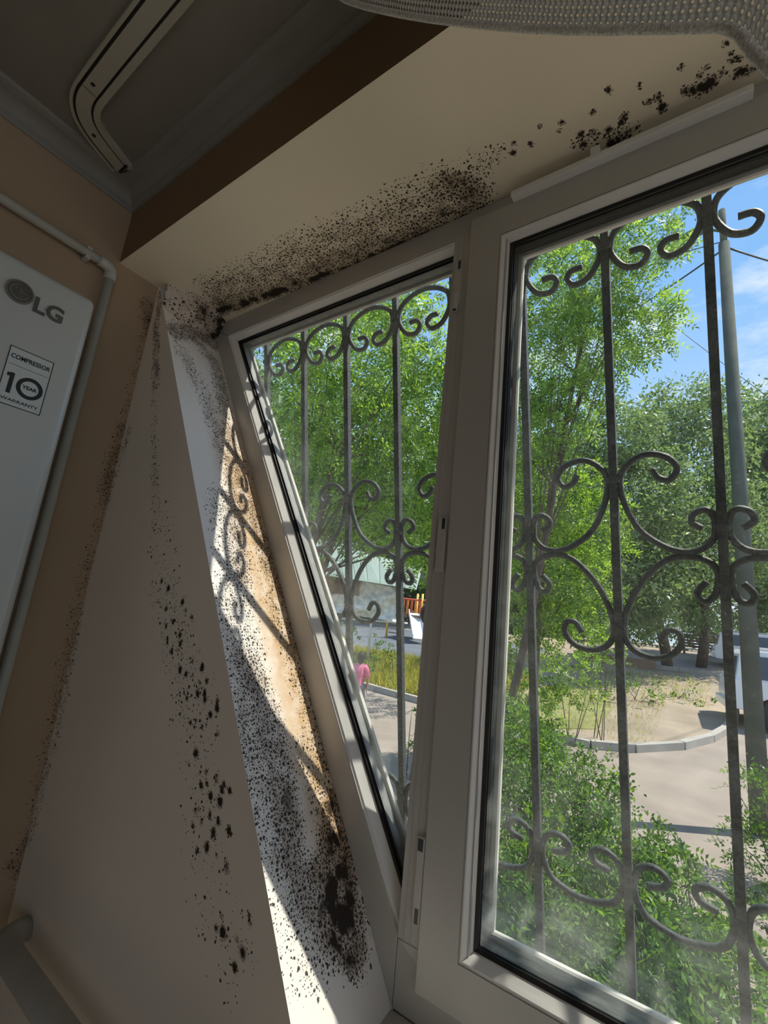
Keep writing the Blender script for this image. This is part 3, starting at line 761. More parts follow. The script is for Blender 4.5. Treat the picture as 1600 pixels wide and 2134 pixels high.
# warranty sticker: y -.321..-.246, z -.428..-.546
st = MB().box(X, X + .0004, -.3205, -.246, -.5455, -.428).build('sticker', M_stick, ac)
XX = X + .0006
def bar_(a, b, c, d): return (XX - .0002, XX + .0002, a, b, c, d)
mb = MB()
for b_ in ((-.3205, -.3190, -.5455, -.428), (-.2475, -.246, -.5455, -.428), (-.3205, -.246, -.4295, -.428), (-.3205, -.246, -.5455, -.5440)): mb.box(*bar_(*b_))
mb.build('border', M_ink, st)
MB().box(*bar_(-.316, -.250, -.4640, -.4634)).build('divider', M_ink, st)
text_mesh('word_compressor', 'COMPRESSOR', .0125, (XX, -.283, -.447), M_ink, st, .0004, width=.066, bold=.0003)
MB().box(*bar_(-.3085, -.3015, -.522, -.480)).box(*bar_(-.3135, -.3085, -.4885, -.4815)).build('digit_one', M_ink, st)
disc(-.2735, -.500, .0150, .0222, XX - .0002, XX + .0002, 'digit_zero', M_ink, st)
text_mesh('word_year', 'YEAR', .0098, (XX, -.2735, -.500), M_ink, st, .0004, width=.025, bold=.0003)
text_mesh('word_warranty', 'WARRANTY', .0085, (XX, -.283, -.534), M_ink, st, .0004, width=.062, bold=.0001)

# ------------------------------------------------------------------ pipes and ceiling rail
pp = thing('drain_pipe', (.022, -.14, FLOOR), 'thin white pipe running along the left wall and turning down beside the air conditioner', 'pipe')
MB().tube([(.022, -2.2, -.042), (.022, -.150, -.042)], .0115, 14).build('horizontal_run', M_pipe, pp, smooth=True)
arc = [(.022, -.152 + .020 * math.sin(a), -.062 + .020 * math.cos(a)) for a in np.linspace(0, math.pi / 2, 8)]
MB().tube([(.022, -.166, -.042)] + arc + [(.022, -.132, -.078)], .0145, 16).build('elbow', M_pipe, pp, smooth=True)
MB().tube([(.022, -.132, -.070), (.022, -.132, FLOOR)], .0115, 14).build('vertical_run', M_pipe, pp, smooth=True)
cl_ = MB().box(.001, .030, -.198, -.186, -.060, -.026).build('clip', M_pipe, pp, .002)
hp = thing('heating_pipe', (.5, -.05, -1.60), 'thick white heating pipe low on the wall below the mouldy triangle', 'pipe')
MB().tube([(.10, .0, -1.578), (.10, -.025, -1.578), (.108, -.042, -1.578), (.125, -.05, -1.578), (.16, -.05, -1.578), (2.9, -.05, -1.590)], .0225, 16).build('pipe_run', M_heat, hp, smooth=True)
MB().box(1.0, 1.02, -.05, .0, -1.60, -1.57).build('bracket', M_heat, hp, .002)

# ceiling curtain rail with two slots
RP = [(.95, -.322), (.60, -.322), (.35, -.322), (.215, -.321), (.190, -.320), (.168, -.316), (.148, -.308), (.130, -.296), (.114, -.278), (.101, -.256), (.088, -.226), (.070, -.184)]
def sweep(path, offs, name, m, parent, z0, z1, extra=0):
    V = []; n = len(path)
    for i, p in enumerate(path):
        d = Vector((path[min(i + 1, n - 1)][0] - path[max(i - 1, 0)][0], path[min(i + 1, n - 1)][1] - path[max(i - 1, 0)][1])).normalized()
        nn = Vector((-d.y, d.x))
        for o_ in offs:
            for z in (z0, z1): V.append((p[0] + nn.x * o_, p[1] + nn.y * o_, z))
    F = []
    for i in range(n - 1):
        b = 4 * i; c = b + 4
        F += [(b, b + 2, c + 2, c), (b + 1, c + 1, c + 3, b + 3), (b, c, c + 1, b + 1), (b + 2, b + 3, c + 3, c + 2)]
    F += [(0, 1, 3, 2), (4 * n - 4, 4 * n - 2, 4 * n - 1, 4 * n - 3)]
    return MB().add(V, F).build(name, m, parent)
RP = [(2.8, -.322), (1.8, -.322)] + RP
rl = thing('curtain_rail', (.5, -.32, .2), 'ivory plastic ceiling curtain rail with two dark slots and a curved end', 'curtain rail')
fine = smooth_path(RP, 4)
sweep(fine, (-.034, .027), 'base_strip', M_rail, rl, .201, .2095)
sweep(fine, (-.0155, .0145), 'centre_strip', M_rail, rl, .1975, .2012)
sweep(fine, (.0205, .027), 'edge_strip', M_rail, rl, .1975, .2012)
sweep(fine, (-.034, -.0205), 'edge_strip', M_rail, rl, .1975, .2012)
sweep(fine, (.0150, .0200), 'slot', M_slot, rl, .2000, .2011)
sweep(fine, (-.0205, -.0160), 'slot', M_slot, rl, .2000, .2011)
for (x, y) in ((.232, -.323), (.108, -.268)):
    MB().tube([(x, y, .1965), (x, y, .1978)], .0045, 10).build('screw_hole', M_slot, rl)
MB().box(.2095, .2105, -.336, -.307, .1972, .1978).build('joint', M_slot, rl)
MB().box(.060, .100, -.188, -.181, .197, .2095).build('end_cap', M_slot, rl)

# white crochet curtain gathered above the camera
E_ = [(.86, .02), (.90, -.035), (.933, -.087), (1.0, -.165), (1.076, -.246), (1.158, -.327), (1.221, -.385), (1.286, -.439), (1.317, -.466), (1.329, -.499), (1.345, -.54), (1.372, -.60), (1.41, -.70), (1.46, -.85), (1.50, -1.05)]
Ef = smooth_path(E_, 8); NE = len(Ef); NR = 90
Pts = np.zeros((NE, NR, 3)); UV = np.zeros((NE, NR, 2)); s_acc = 0
for i, (x, z) in enumerate(Ef):
    if i: s_acc += math.hypot(x - Ef[i - 1][0], z - Ef[i - 1][1])
    t_ = i / (NE - 1); tx, tz = .98 + 1.5 * t_, .196
    L = math.hypot(tx - x, tz - z)
    for j in range(NR):
        q = j / (NR - 1)
        y = -.25 - .07 * q ** .7 + .012 * math.sin(14 * q + 5 * t_) * (q * (1 - q)) * 3 + .006 * math.sin(30 * t_ + 6 * q) * min(1, q * 4)
        Pts[i, j] = (x + (tx - x) * q, y, z + (tz - z) * q); UV[i, j] = (s_acc, q * L)
n_, k_, _ = Pts.shape
cur = grid_surface('lace_curtain', Pts, M_lace, np.zeros((n_, k_)), UV, kind='thing')
props(cur, label='white crochet lace curtain sweeping across the top right corner', category='curtain', kind='thing')
hem = MB().tube([tuple(Pts[i, 0]) for i in range(NE)], .0035, 8).build('hem', mat('lace_hem', (.80, .79, .73), .9, .25, 400, .8, 500), None, smooth=True)
hem.parent = cur; hem.location = Vector(hem.location) - Vector(cur.location)

# ------------------------------------------------------------------ outdoors: ground
G0 = -3.258
def gz(y): return G0 + .094 * (min(max(y, 8), 28) - 8)
def drape(name, poly, m, lift, **kw):
    """flat patch following the slope of the yard, with a small thickness"""
    bm = bmesh.new()
    vs = [bm.verts.new((x, y, 0)) for x, y in poly]; f = bm.faces.new(vs)
    for yy in (8, 28):
        bmesh.ops.bisect_plane(bm, geom=bm.verts[:] + bm.edges[:] + bm.faces[:], plane_co=(0, yy, 0), plane_no=(0, 1, 0))
    V = [(v.co.x, v.co.y, gz(v.co.y) + lift) for v in bm.verts]; bm.verts.index_update()
    F = [tuple(v.index for v in f_.verts) for f_ in bm.faces]
    bm.free()
    n = len(V); V2 = V + [(x, y, z - lift - .05) for x, y, z in V]; F2 = list(F) + [tuple(i + n for i in reversed(f_)) for f_ in F]
    from collections import Counter
    c = Counter()
    for f_ in F:
        for a_, b_ in zip(f_, f_[1:] + f_[:1]): c[(a_, b_)] += 1
    for (a_, b_) in list(c):
        if (b_, a_) not in c: F2.append((b_, a_, a_ + n, b_ + n))
    return mesh_obj(name, V2, F2, m, **kw)
drape('ground', [(-60, .3), (40, .3), (40, 90), (-60, 90)], M_sand, 0, kind='structure')
CURB = [(-14, 10.9), (-9, 10.7), (-7.1, 10.56), (-4.75, 10.32), (-3.72, 10.12), (-2.2, 9.95), (-.74, 10.0), (-.03, 10.39), (.72, 11.28), (1.2, 12.3), (1.46, 13.23), (1.7, 14.6), (1.8, 16.5)]
drape('path', [(-14, 3.0), (7, 3.0), (14, 17), (1.8, 16.5)] + CURB[::-1][1:], M_path, .012, kind='structure')
drape('asphalt_court', [(-26, 15.2), (-6.0, 15.2), (-5.0, 23.4), (-26, 24)], M_asph, .014, kind='structure')
drape('grass_bed', [(-14, 11.1), (-4.75, 10.5), (-3.4, 10.6), (-3.2, 15.0), (-14, 15.0)], M_grassg, .016, kind='structure')
drape('grass_patch', [(-3.4, 11.0), (-1.8, 10.6), (-.9, 11.4), (-.9, 13.5), (-1.4, 15.8), (-3.0, 14.8)], M_grassg, .012, kind='structure')
drape('pavement_far', [(-4, 21.9), (1.9, 21.9), (2.6, 25.4), (-4, 25.4)], M_road, .016, kind='structure')
def curbs(line, name):
    root = thing(name, (line[0][0], line[0][1], gz(line[0][1])), kind='structure')
    fine_ = []
    for (a, b) in zip(line[:-1], line[1:]):
        L = math.hypot(b[0] - a[0], b[1] - a[1]); k = max(1, round(L / .8))
        for i in range(k): fine_.append((a[0] + (b[0] - a[0]) * i / k, a[1] + (b[1] - a[1]) * i / k))
    fine_.append(line[-1])
    for a, b in zip(fine_[:-1], fine_[1:]):
        d = Vector((b[0] - a[0], b[1] - a[1])).normalized(); n2 = Vector((-d.y, d.x)) * .075
        g = .008
        V = []
        for z in (-.05, .15 + random.uniform(-.006, .006)):
            for p, s in ((a, 1), (b, -1)):
                for w in (1, -1): V.append((p[0] + d.x * g * s + n2.x * w, p[1] + d.y * g * s + n2.y * w, gz(p[1]) + z))
        mesh_obj('curb_stone', V, [(0, 1, 3, 2), (4, 6, 7, 5), (0, 4, 5, 1), (2, 3, 7, 6), (0, 2, 6, 4), (1, 5, 7, 3)], M_curb, root)
curbs(CURB, 'curb')
curbs([(-4, 21.8), (1.9, 21.8)], 'curb')

# ------------------------------------------------------------------ foliage
def rot_basis(d, roll):
    d = d / np.linalg.norm(d, axis=1, keepdims=True)
    ref = np.where(np.abs(d[:, 2:3]) > .9, [[1., 0, 0]], [[0, 0, 1.]])
    a = np.cross(d, ref); a /= np.linalg.norm(a, axis=1, keepdims=True); b = np.cross(a, d)
    c, s = np.cos(roll)[:, None], np.sin(roll)[:, None]
    return d, a * c + b * s, -a * s + b * c

def leaflets(base, d, side, L, Wd):
    """bent diamond leaflets: base (n,3), direction d, side vector"""
    nrm = np.cross(d, side)
    L = L[:, None]; Wd = Wd[:, None]
    v0 = base; v1 = base + d * L * .45 + side * Wd * .5 + nrm * Wd * .12; v2 = base + d * L - nrm * L * .1; v3 = base + d * L * .45 - side * Wd * .5 + nrm * Wd * .12
    return np.stack([v0, v1, v2, v3], 1)

def pinnate(blobs, per, length, leaf, width, pairs=5, droop=.5, shell=.55, seed=1):
    g = np.random.default_rng(seed); out = []
    for (x, y, z, r) in blobs:
        n = max(6, int(per * r * r * r ** .2))
        u = g.normal(size=(n, 3)); u /= np.linalg.norm(u, axis=1, keepdims=True)
        rad = r * (shell + (1.12 - shell) * g.random(n) ** .7)
        c = np.array([x, y, z]) + u * rad[:, None] * [1, 1, .85]
        d = u * .7 + g.normal(size=(n, 3)) * .6; d[:, 2] -= droop
        d, a, b = rot_basis(d, g.random(n) * 6.28)
        L = length * (.7 + .6 * g.random(n))
        for k in range(pairs):
            f_ = (k + .6) / pairs
            for s in (-1, 1):
                base = c + d * (L * f_)[:, None] - np.array([0, 0, 1]) * (L * f_ * f_ * .25)[:, None]
                dd = a * s * .85 + d * .55 + g.normal(size=(n, 3)) * .12; dd /= np.linalg.norm(dd, axis=1, keepdims=True)
                sd = np.cross(dd, b); sd /= np.linalg.norm(sd, axis=1, keepdims=True)
                out.append(leaflets(base, dd, sd, leaf * (.8 + .4 * g.random(n)) * (1 - .3 * abs(f_ - .5)), np.full(n, width)))
        out.append(leaflets(c + d * L[:, None] - np.array([0, 0, 1]) * (L * .25)[:, None], d, a, np.full(n, leaf), np.full(n, width)))
    return np.concatenate(out)

def simple_leaves(blobs, per, leaf, width, shell=.3, seed=1, droop=.25):
    g = np.random.default_rng(seed); out = []
    for (x, y, z, r) in blobs:
        n = int(per * r * r * r ** .3)
        u = g.normal(size=(n, 3)); u /= np.linalg.norm(u, axis=1, keepdims=True)
        # clumpy: gather leaves round twig tips
        k = max(5, n // 30); tips = u[:k] * (r * (shell + (1.1 - shell) * g.random(k) ** .6))[:, None]
        c = np.array([x, y, z]) + tips[g.integers(0, k, n)] + g.normal(size=(n, 3)) * r * .13
        d = g.normal(size=(n, 3)) + u * .5; d[:, 2] -= droop
        d, a, b = rot_basis(d, g.random(n) * 6.28)
        out.append(leaflets(c, d, a, leaf * (.6 + .8 * g.random(n)), width * (.7 + .6 * g.random(n))))
    return np.concatenate(out)

def branches(root, base, blobs, r0, mb):
    top_ = np.mean([b[:3] for b in blobs], 0)
    p0 = Vector(base); p3 = Vector(top_)
    trunk_ = [p0.lerp(p3, t_) + Vector((math.sin(t_ * 5) * .12 * r0 * 8, math.cos(t_ * 4) * .1 * r0 * 8, 0)) for t_ in np.linspace(0, 1, 9)]
    mb.tube(trunk_, [r0 * (1 - .65 * t_) for t_ in np.linspace(0, 1, 9)], 8)
    br = MB()
    for i, b in enumerate(blobs):
        k = 3 + i % 5; s = trunk_[k]; e = Vector(b[:3])
        for q in range(2):
            tgt = e + Vector((random.uniform(-.8, .8), random.uniform(-.8, .8), random.uniform(-.6, .8))) * b[3]
            mid = s.lerp(tgt, .5) + Vector((random.uniform(-.15, .15), random.uniform(-.15, .15), random.uniform(0, .25))) * b[3]
            br.tube([s, mid, tgt], [r0 * .22, r0 * .10, r0 * .02], 5, caps=False)
    return br

def tree(label, base, blobs, V, m, r0, group, name='leafy_tree', category='tree'):
    t_ = thing(name, base, label, category, group)
    mb = MB(); br = branches(t_, base, blobs, r0, mb)
    mb.build('trunk', M_bark, t_, smooth=True)
    br.build('branches', M_bark, t_, smooth=True, kind='stuff')
    quads_obj('foliage', V, m, t_, kind='stuff')
    return t_

T = {'t1': [(-2.56, 2.94, 1.7, 0.63), (-1.97, 3.22, 2.22, 0.63), (-1.4, 3.57, 2.46, 0.63), (-2.2, 3.33, 1.19, 0.69), (-1.79, 4.15, 1.59, 0.75), (-2.77, 2.98, 0.95, 0.52), (-2.03, 4.21, 0.71, 0.63), (-2.37, 3.42, 0.39, 0.46), (-1.63, 4.54, 0.58, 0.5), (-2.92, 2.62, 1.88, 0.46), (-1.42, 4.28, 2.12, 0.56), (-2.55, 3.21, 3.07, 0.56)],
 't1b': [(-6.78, 6.16, 4.21, 1.73), (-5.41, 7.4, 3.27, 1.84), (-3.98, 8.24, 4.01, 1.73), (-5.95, 7.47, 1.53, 1.38), (-4.54, 8.48, 1.6, 1.38), (-4.83, 7.06, 6.13, 1.27), (-4.39, 10.05, 0.81, 1.13)],
 't2': [(-0.67, 5.54, 4.18, 0.88), (0.0, 5.91, 4.62, 0.73), (0.62, 6.22, 5.12, 0.59), (1.07, 6.49, 5.36, 0.29), (-0.53, 5.9, 3.21, 0.88), (0.2, 6.31, 3.65, 0.73), (0.66, 6.59, 3.85, 0.4), (-0.87, 5.93, 2.17, 0.66), (-0.5, 6.69, 2.68, 0.55)],
 't2b': [(-1.15, 7.13, 1.64, 0.84), (-0.62, 7.61, 1.3, 0.84), (-1.13, 7.47, 0.43, 0.84), (-1.38, 7.58, -0.66, 0.75), (-0.79, 8.46, -0.03, 0.8), (-1.19, 6.93, 2.28, 0.5), (-0.5, 9.06, 0.89, 0.56)],
 't3a': [(-1.37, 18.29, 6.57, 1.51), (-2.17, 17.93, 5.74, 1.51), (-0.84, 19.24, 4.45, 2.07), (-0.15, 20.25, 2.54, 1.88), (-1.25, 18.41, 1.68, 1.78), (-0.87, 19.08, 0.18, 1.24), (-2.46, 17.89, 0.33, 1.42)],
 't3b': [(0.2, 22.59, 8.91, 1.76), (1.65, 23.53, 9.31, 1.65), (0.84, 22.54, 6.09, 2.3), (1.77, 23.88, 3.58, 2.3), (0.37, 22.17, 1.45, 1.59), (0.76, 25.24, 0.48, 1.1)],
 't3c': [(3.3, 28.34, 9.99, 1.76), (4.97, 29.36, 10.68, 2.26), (3.29, 28.05, 6.29, 2.65), (4.15, 29.45, 3.37, 2.65), (3.48, 29.55, 1.19, 1.68), (6.05, 31.14, 6.93, 3.77)],
 't4a': [(-23.35, 22.21, 7.97, 4.62), (-19.38, 25.68, 5.72, 4.27), (-15.94, 28.42, 4.77, 3.91), (-17.84, 28.12, 0.75, 2.85), (-15.52, 29.81, 0.69, 2.85), (-24.27, 23.86, -0.74, 4.27)],
 't4b': [(-12.28, 29.85, 9.36, 3.91), (-8.76, 32.1, 10.49, 2.85), (-11.36, 32.14, 3.28, 4.62), (-7.25, 34.7, 4.83, 4.27), (-7.96, 30.58, -0.61, 2.51), (-12.31, 27.42, -0.55, 2.2)],
 'b8': [(-11.19, 33.08, 0.2, 2.13), (-8.3, 35.21, 0.05, 2.13), (-5.4, 37.26, 0.24, 1.96), (-2.79, 39.15, 0.22, 1.78), (-0.47, 40.8, 0.34, 1.78), (1.85, 42.45, 0.46, 1.78), (4.46, 44.35, 0.44, 1.78), (6.78, 46.04, 0.39, 2.13), (-3.87, 37.86, 2.15, 1.78), (1.06, 41.36, 2.42, 2.13)],
 'b1': [(-0.55, 4.71, -1.87, 0.31), (-0.3, 4.92, -1.99, 0.31), (-0.35, 3.96, -2.31, 0.31), (-0.3, 4.3, -2.03, 0.38), (0.12, 4.66, -2.25, 0.42), (-0.04, 3.99, -2.54, 0.5), (0.43, 4.34, -2.56, 0.46), (-0.01, 3.32, -2.75, 0.39), (0.34, 3.58, -2.81, 0.43)],
 'b2': [(0.59, 4.55, -2.9, 0.33), (1.34, 4.39, -3.14, 0.32), (0.15, 3.11, -2.99, 0.32), (0.28, 3.0, -3.17, 0.33), (0.95, 3.48, -3.14, 0.36), (0.78, 4.17, -2.87, 0.41), (1.09, 4.17, -3.0, 0.39), (0.77, 3.42, -2.94, 0.41), (1.2, 3.78, -3.13, 0.38), (0.46, 3.24, -3.1, 0.38), (0.94, 4.75, -2.7, 0.25)],
 'b3': [(1.73, 6.5, -2.39, 0.37), (1.69, 6.37, -2.96, 0.4), (1.68, 5.73, -3.42, 0.4), (1.49, 5.8, -3.25, 0.23)],
 'b4': [(-1.87, 8.77, -1.74, 0.56), (-1.11, 9.94, -1.68, 0.7), (-0.7, 10.7, -1.04, 0.52), (-1.23, 8.07, -2.09, 0.42)],
 'b5': [(-2.12, 5.69, -2.69, 0.27), (-1.57, 4.92, -3.07, 0.29), (-1.15, 3.98, -3.14, 0.19), (-2.36, 6.03, -2.26, 0.18)],
 'b6': [(-7.37, 11.8, -2.0, 0.42), (-6.97, 10.96, -2.49, 0.35), (-6.95, 12.17, -2.24, 0.27), (-8.49, 11.58, -1.84, 0.63)],
 'b7': [(-0.45, 14.97, -2.18, 0.82), (0.51, 16.35, -2.37, 0.71), (1.2, 16.28, -2.63, 0.54)]}
GR = 'trees beyond the window'
tree('nearest tree behind the left pane, bright green feathery leaves hanging in front', (-3.3, 3.3, G0), T['t1'], pinnate(T['t1'], 620, .24, .075, .026, 5, seed=2), M_leaf1, .09, GR)
tree('darker tree deeper behind the left pane, dense feathery crown', (-8.2, 8.2, gz(8.6)), T['t1b'], pinnate(T['t1b'], 150, .32, .13, .048, 5, shell=.3, seed=3), M_leaf1, .16, GR)
tree('tall pale green tree against the blue sky at the left of the right pane', (-1.4, 6.3, G0), T['t2'], pinnate(T['t2'], 620, .24, .085, .030, 5, seed=4), M_leaf2, .07, GR)
tree('bright green tree halfway down the left side of the right pane', (-1.5, 7.9, G0), T['t2b'], pinnate(T['t2b'], 560, .24, .085, .030, 5, shell=.4, seed=5), M_leaf1, .08, GR)
tree('broad tree with a dark low trunk at the centre of the right pane', (-.2, 21.9, gz(21.9)), T['t3a'], simple_leaves(T['t3a'], 1100, .20, .085, seed=6), M_leaf3, .22, GR)
tree('round topped hazy tree rising between the two right hand grille bars', (.9, 23.5, gz(23.5)), T['t3b'], simple_leaves(T['t3b'], 900, .22, .09, seed=7), M_leaf3, .22, GR)
tree('tree behind the concrete pole at the right edge, in front of the peach building', (3.7, 29, gz(29)), T['t3c'], simple_leaves(T['t3c'], 560, .27, .11, seed=8), M_leaf3, .25, GR)
tree('far dark tree mass rising behind the green roofed stall', (-18, 27, gz(27)), T['t4a'], simple_leaves(T['t4a'], 300, .36, .16, seed=9), M_leaf4, .3, GR)
tree('far tree crown filling the gap above the distant roofs', (-9.5, 32, gz(32)), T['t4b'], simple_leaves(T['t4b'], 300, .36, .16, seed=10), M_leaf4, .3, GR)

def bush(label, blobs, V, m, group, base=None):
    c = np.mean([b[:3] for b in blobs], 0); b0 = base or (c[0], c[1], gz(c[1]))
    t_ = thing('bush', b0, label, 'bush', group)
    st_ = MB()
    for b in blobs:
        for q in range(5):
            e = Vector(b[:3]) + Vector([random.uniform(-.8, .8) * b[3] for _ in range(3)])
            s = Vector((b[0] + random.uniform(-.15, .15), b[1] + random.uniform(-.1, .1), gz(b[1])))
            st_.tube([s, s.lerp(e, .6) + Vector((random.uniform(-.05, .05), 0, .04)), e], [.010, .006, .002], 5, caps=False)
    st_.build('stems', M_bark, t_, kind='stuff')
    quads_obj('foliage', V, m, t_, kind='stuff')
    return t_
GB = 'bushes in the yard below the window'
def both(bl, a, b, seed, leaf=.05, w=.022):
    return np.concatenate([simple_leaves(bl, a, leaf, w, .1, seed), pinnate(bl, b, .14, leaf * 1.1, w * .9, 4, .3, .2, seed + 50)])
bush('low dark hedge far behind the slatted bench and the tree trunks', T['b8'], simple_leaves(T['b8'], 260, .30, .13, .2, 31), M_leaf4, GB)
bush('dense green bush under the leftmost part of the right pane', T['b1'], both(T['b1'], 9500, 700, 11), M_leaf5, GB)
bush('large leafy bush nearest the window at the lower right', T['b2'], both(T['b2'], 9500, 600, 12, .055, .026), M_leaf5, GB)
bush('bush around the foot of the concrete pole', T['b3'], both(T['b3'], 7000, 500, 13), M_leaf5, GB)
bush('loose bush with arching sprays at the edge of the sandy yard', T['b4'], both(T['b4'], 1300, 240, 14, .08, .035), M_leaf1, GB)
bush('thin leafy shrub seen at the bottom tip of the left pane', T['b5'], both(T['b5'], 3500, 300, 15), M_leaf5, GB)
bush('small shrub beside the person in pink', T['b6'], both(T['b6'], 900, 60, 16, .09, .04), M_leaf5, GB)
bush('low weeds and sprigs on the sandy ground in front of the white car', T['b7'], both(T['b7'], 220, 40, 17, .10, .045), M_leaf5, GB)
# grass blades
def blades(poly_x, poly_y, n, h, seed):
    g = np.random.default_rng(seed); x = g.uniform(*poly_x, n); y = g.uniform(*poly_y, n); z = np.array([gz(q) for q in y])
    c = np.stack([x, y, z], 1); d = g.normal(size=(n, 3)) * .35; d[:, 2] = 1; d /= np.linalg.norm(d, axis=1, keepdims=True)
    s = np.stack([np.cos(x * 91), np.sin(x * 91), 0 * x], 1)
    return leaflets(c, d, s, h * (.5 + g.random(n)), np.full(n, h * .09))
quads_obj('grass', np.concatenate([blades((-13, -3.3), (10.7, 15.1), 26000, .30, 21)]), M_grass, label='tall yellow green grass between the curb and the asphalt', category='grass', kind='stuff')
quads_obj('grass', np.concatenate([blades((-3, .2), (10.9, 15.6), 2600, .10, 22), blades((-2.5, 1.2), (15.6, 20), 1500, .14, 23)]), M_grass, label='short sparse grass on the sandy ground beyond the curved curb', category='grass', kind='stuff')

# a vine sprig close to the grille with single leaves
def vine(label, base, tips, size):
    t_ = thing('vine_sprig', base, label, 'plant')
    st_ = MB(); b0 = Vector(base)
    for k, (x, y, z, a) in enumerate(tips):
        p = Vector((x, y, z)); st_.tube([b0, b0.lerp(p, .5) + Vector((0, .02, .03)), p], .0015, 5)
    st_.build('stem', M_bark, t_)
    for k, (x, y, z, a) in enumerate(tips):
        s = size * random.uniform(.8, 1.2); n = 10
        Mx = Matrix.Translation((x, y, z)) @ Euler((random.uniform(-.4, .4), a, random.uniform(-.6, .6))).to_matrix().to_4x4()
        out = [(0, 0, 0)]
        shape = [(.12, .18), (.42, .28), (.40, .50), (.62, .62), (.34, .78), (.0, 1.1)]
        shape = shape + [(-u_, v_) for u_, v_ in reversed(shape[:-1])]
        V = [tuple(Mx @ Vector((0, 0, s * .45)))] + [tuple(Mx @ Vector((0, 0, 0)))] + [tuple(Mx @ Vector((u_ * s, abs(u_) * s * .25, v_ * s))) for u_, v_ in shape]
        N = len(V); F = [(0, i, i + 1) for i in range(1, N - 1)] + [(0, N - 1, 1)]
        mesh_obj('leaf', V, F, M_leaf6, t_)
vine('young lime green leaves beside the grille scroll at the lower left of the right pane', (.93, .66, -1.42), [(.935, .62, -1.27, .3), (.955, .62, -1.275, -.9), (.972, .62, -1.262, .8), (.925, .62, -1.335, 1.1), (.955, .62, -1.34, -.4), (.94, .625, -1.36, 2.2), (1.01, .62, -1.265, .2)], .014)
vine('single bright leaf low at the right edge of the window', (1.62, .68, -1.5), [(1.50, .66, -1.30, -.4), (1.53, .66, -1.36, .8), (1.56, .67, -1.33, -1.2)], .024)

# ------------------------------------------------------------------ street furniture and things in the yard
pl = thing('utility_pole', (1.74, 8.14, gz(8.14)), 'grey concrete utility pole with cables at the right of the window', 'pole')
MB().tube([(1.74, 8.14, gz(8.14) - .1), (1.74, 8.14, 6.05)], [.125, .085], 10).build('concrete_shaft', M_concrete, pl, smooth=True)
MB().tube([(1.74, 8.14, 6.0), (1.74, 8.14, 6.75)], .055, 10).build('steel_top', M_concrete, pl, smooth=True)
MB().tube([(1.74, 8.14, 6.3), (1.45, 8.05, 6.42), (1.25, 8.0, 6.40)], .022, 8).build('arm', M_concrete, pl, smooth=True)
MB().tube([(1.5, 8.05, 6.38), (1.38, 8.0, 6.34), (1.12, 7.95, 6.28)], [.04, .085, .05], 10).build('lamp_head', M_concrete, pl, smooth=True)
def cable(label, a, b, sag, r=.012):
    a, b = Vector(a), Vector(b)
    pts = [a.lerp(b, t_) - Vector((0, 0, sag * 4 * t_ * (1 - t_))) for t_ in np.linspace(0, 1, 24)]
    o = MB().tube(pts, r, 6).build('overhead_cable', M_wire, None, smooth=True)
    return props(o, label=label, category='cable', group='overhead cables')
cable('thick cable running left from the concrete pole into the pale tree', (1.70, 8.14, 5.92), (-3.4, 16.5, 10.2), .25, .016)
cable('dark cable running right from the concrete pole out of the picture', (1.78, 8.14, 5.95), (7.5, 19, 11.0), .35, .016)
cable('upper cable from the pole head to the left above the thick cable', (1.72, 8.14, 6.1), (-5.5, 15, 12.6), .2, .010)
cable('thin cable sloping down to the right across the sky by the cloud', (-1.9, 25.2, 18.6), (8.5, 23.0, 3.6), .3, .014)
cable('thin cable dipping above the far tree tops', (-8.5, 20.5, 13.2), (4.0, 30, 10.3), .5, .014)

# stall with green-grey roof sheet
stl = thing('market_stall', (-9.0, 12.6, gz(12.6)), 'covered stall with grey green sloping roof and hanging clear plastic film', 'stall')
def slab(name, q, th, m, parent, nseg=0, **kw):
    q = [Vector(p) for p in q]; n = (q[1] - q[0]).cross(q[3] - q[0]).normalized() * th
    V = [tuple(p) for p in q] + [tuple(p + n) for p in q]
    return mesh_obj(name, V, [(0, 1, 2, 3), (7, 6, 5, 4), (0, 4, 5, 1), (1, 5, 6, 2), (2, 6, 7, 3), (3, 7, 4, 0)], m, parent, **kw)
A, B_, C_, D_ = Vector((-11.25, 11.19, 1.64)), Vector((-7.37, 14.21, .83)), Vector((-6.84, 13.05, -.02)), Vector((-9.87, 10.81, .18))
Np = 9
for i in range(Np):
    a0, a1 = i / Np + .002, (i + 1) / Np - .002
    slab('roof_sheet', [A.lerp(B_, a0), A.lerp(B_, a1), D_.lerp(C_, a1), D_.lerp(C_, a0)], .03 + .006 * (i % 2), M_canopy, stl)
slab('roof_back', [A + Vector((0, .1, .0)), B_ + Vector((0, .1, 0)), B_ + Vector((-.4, 1.2, -.5)), A + Vector((-.4, 1.2, -.5))], .03, M_canopy, stl)
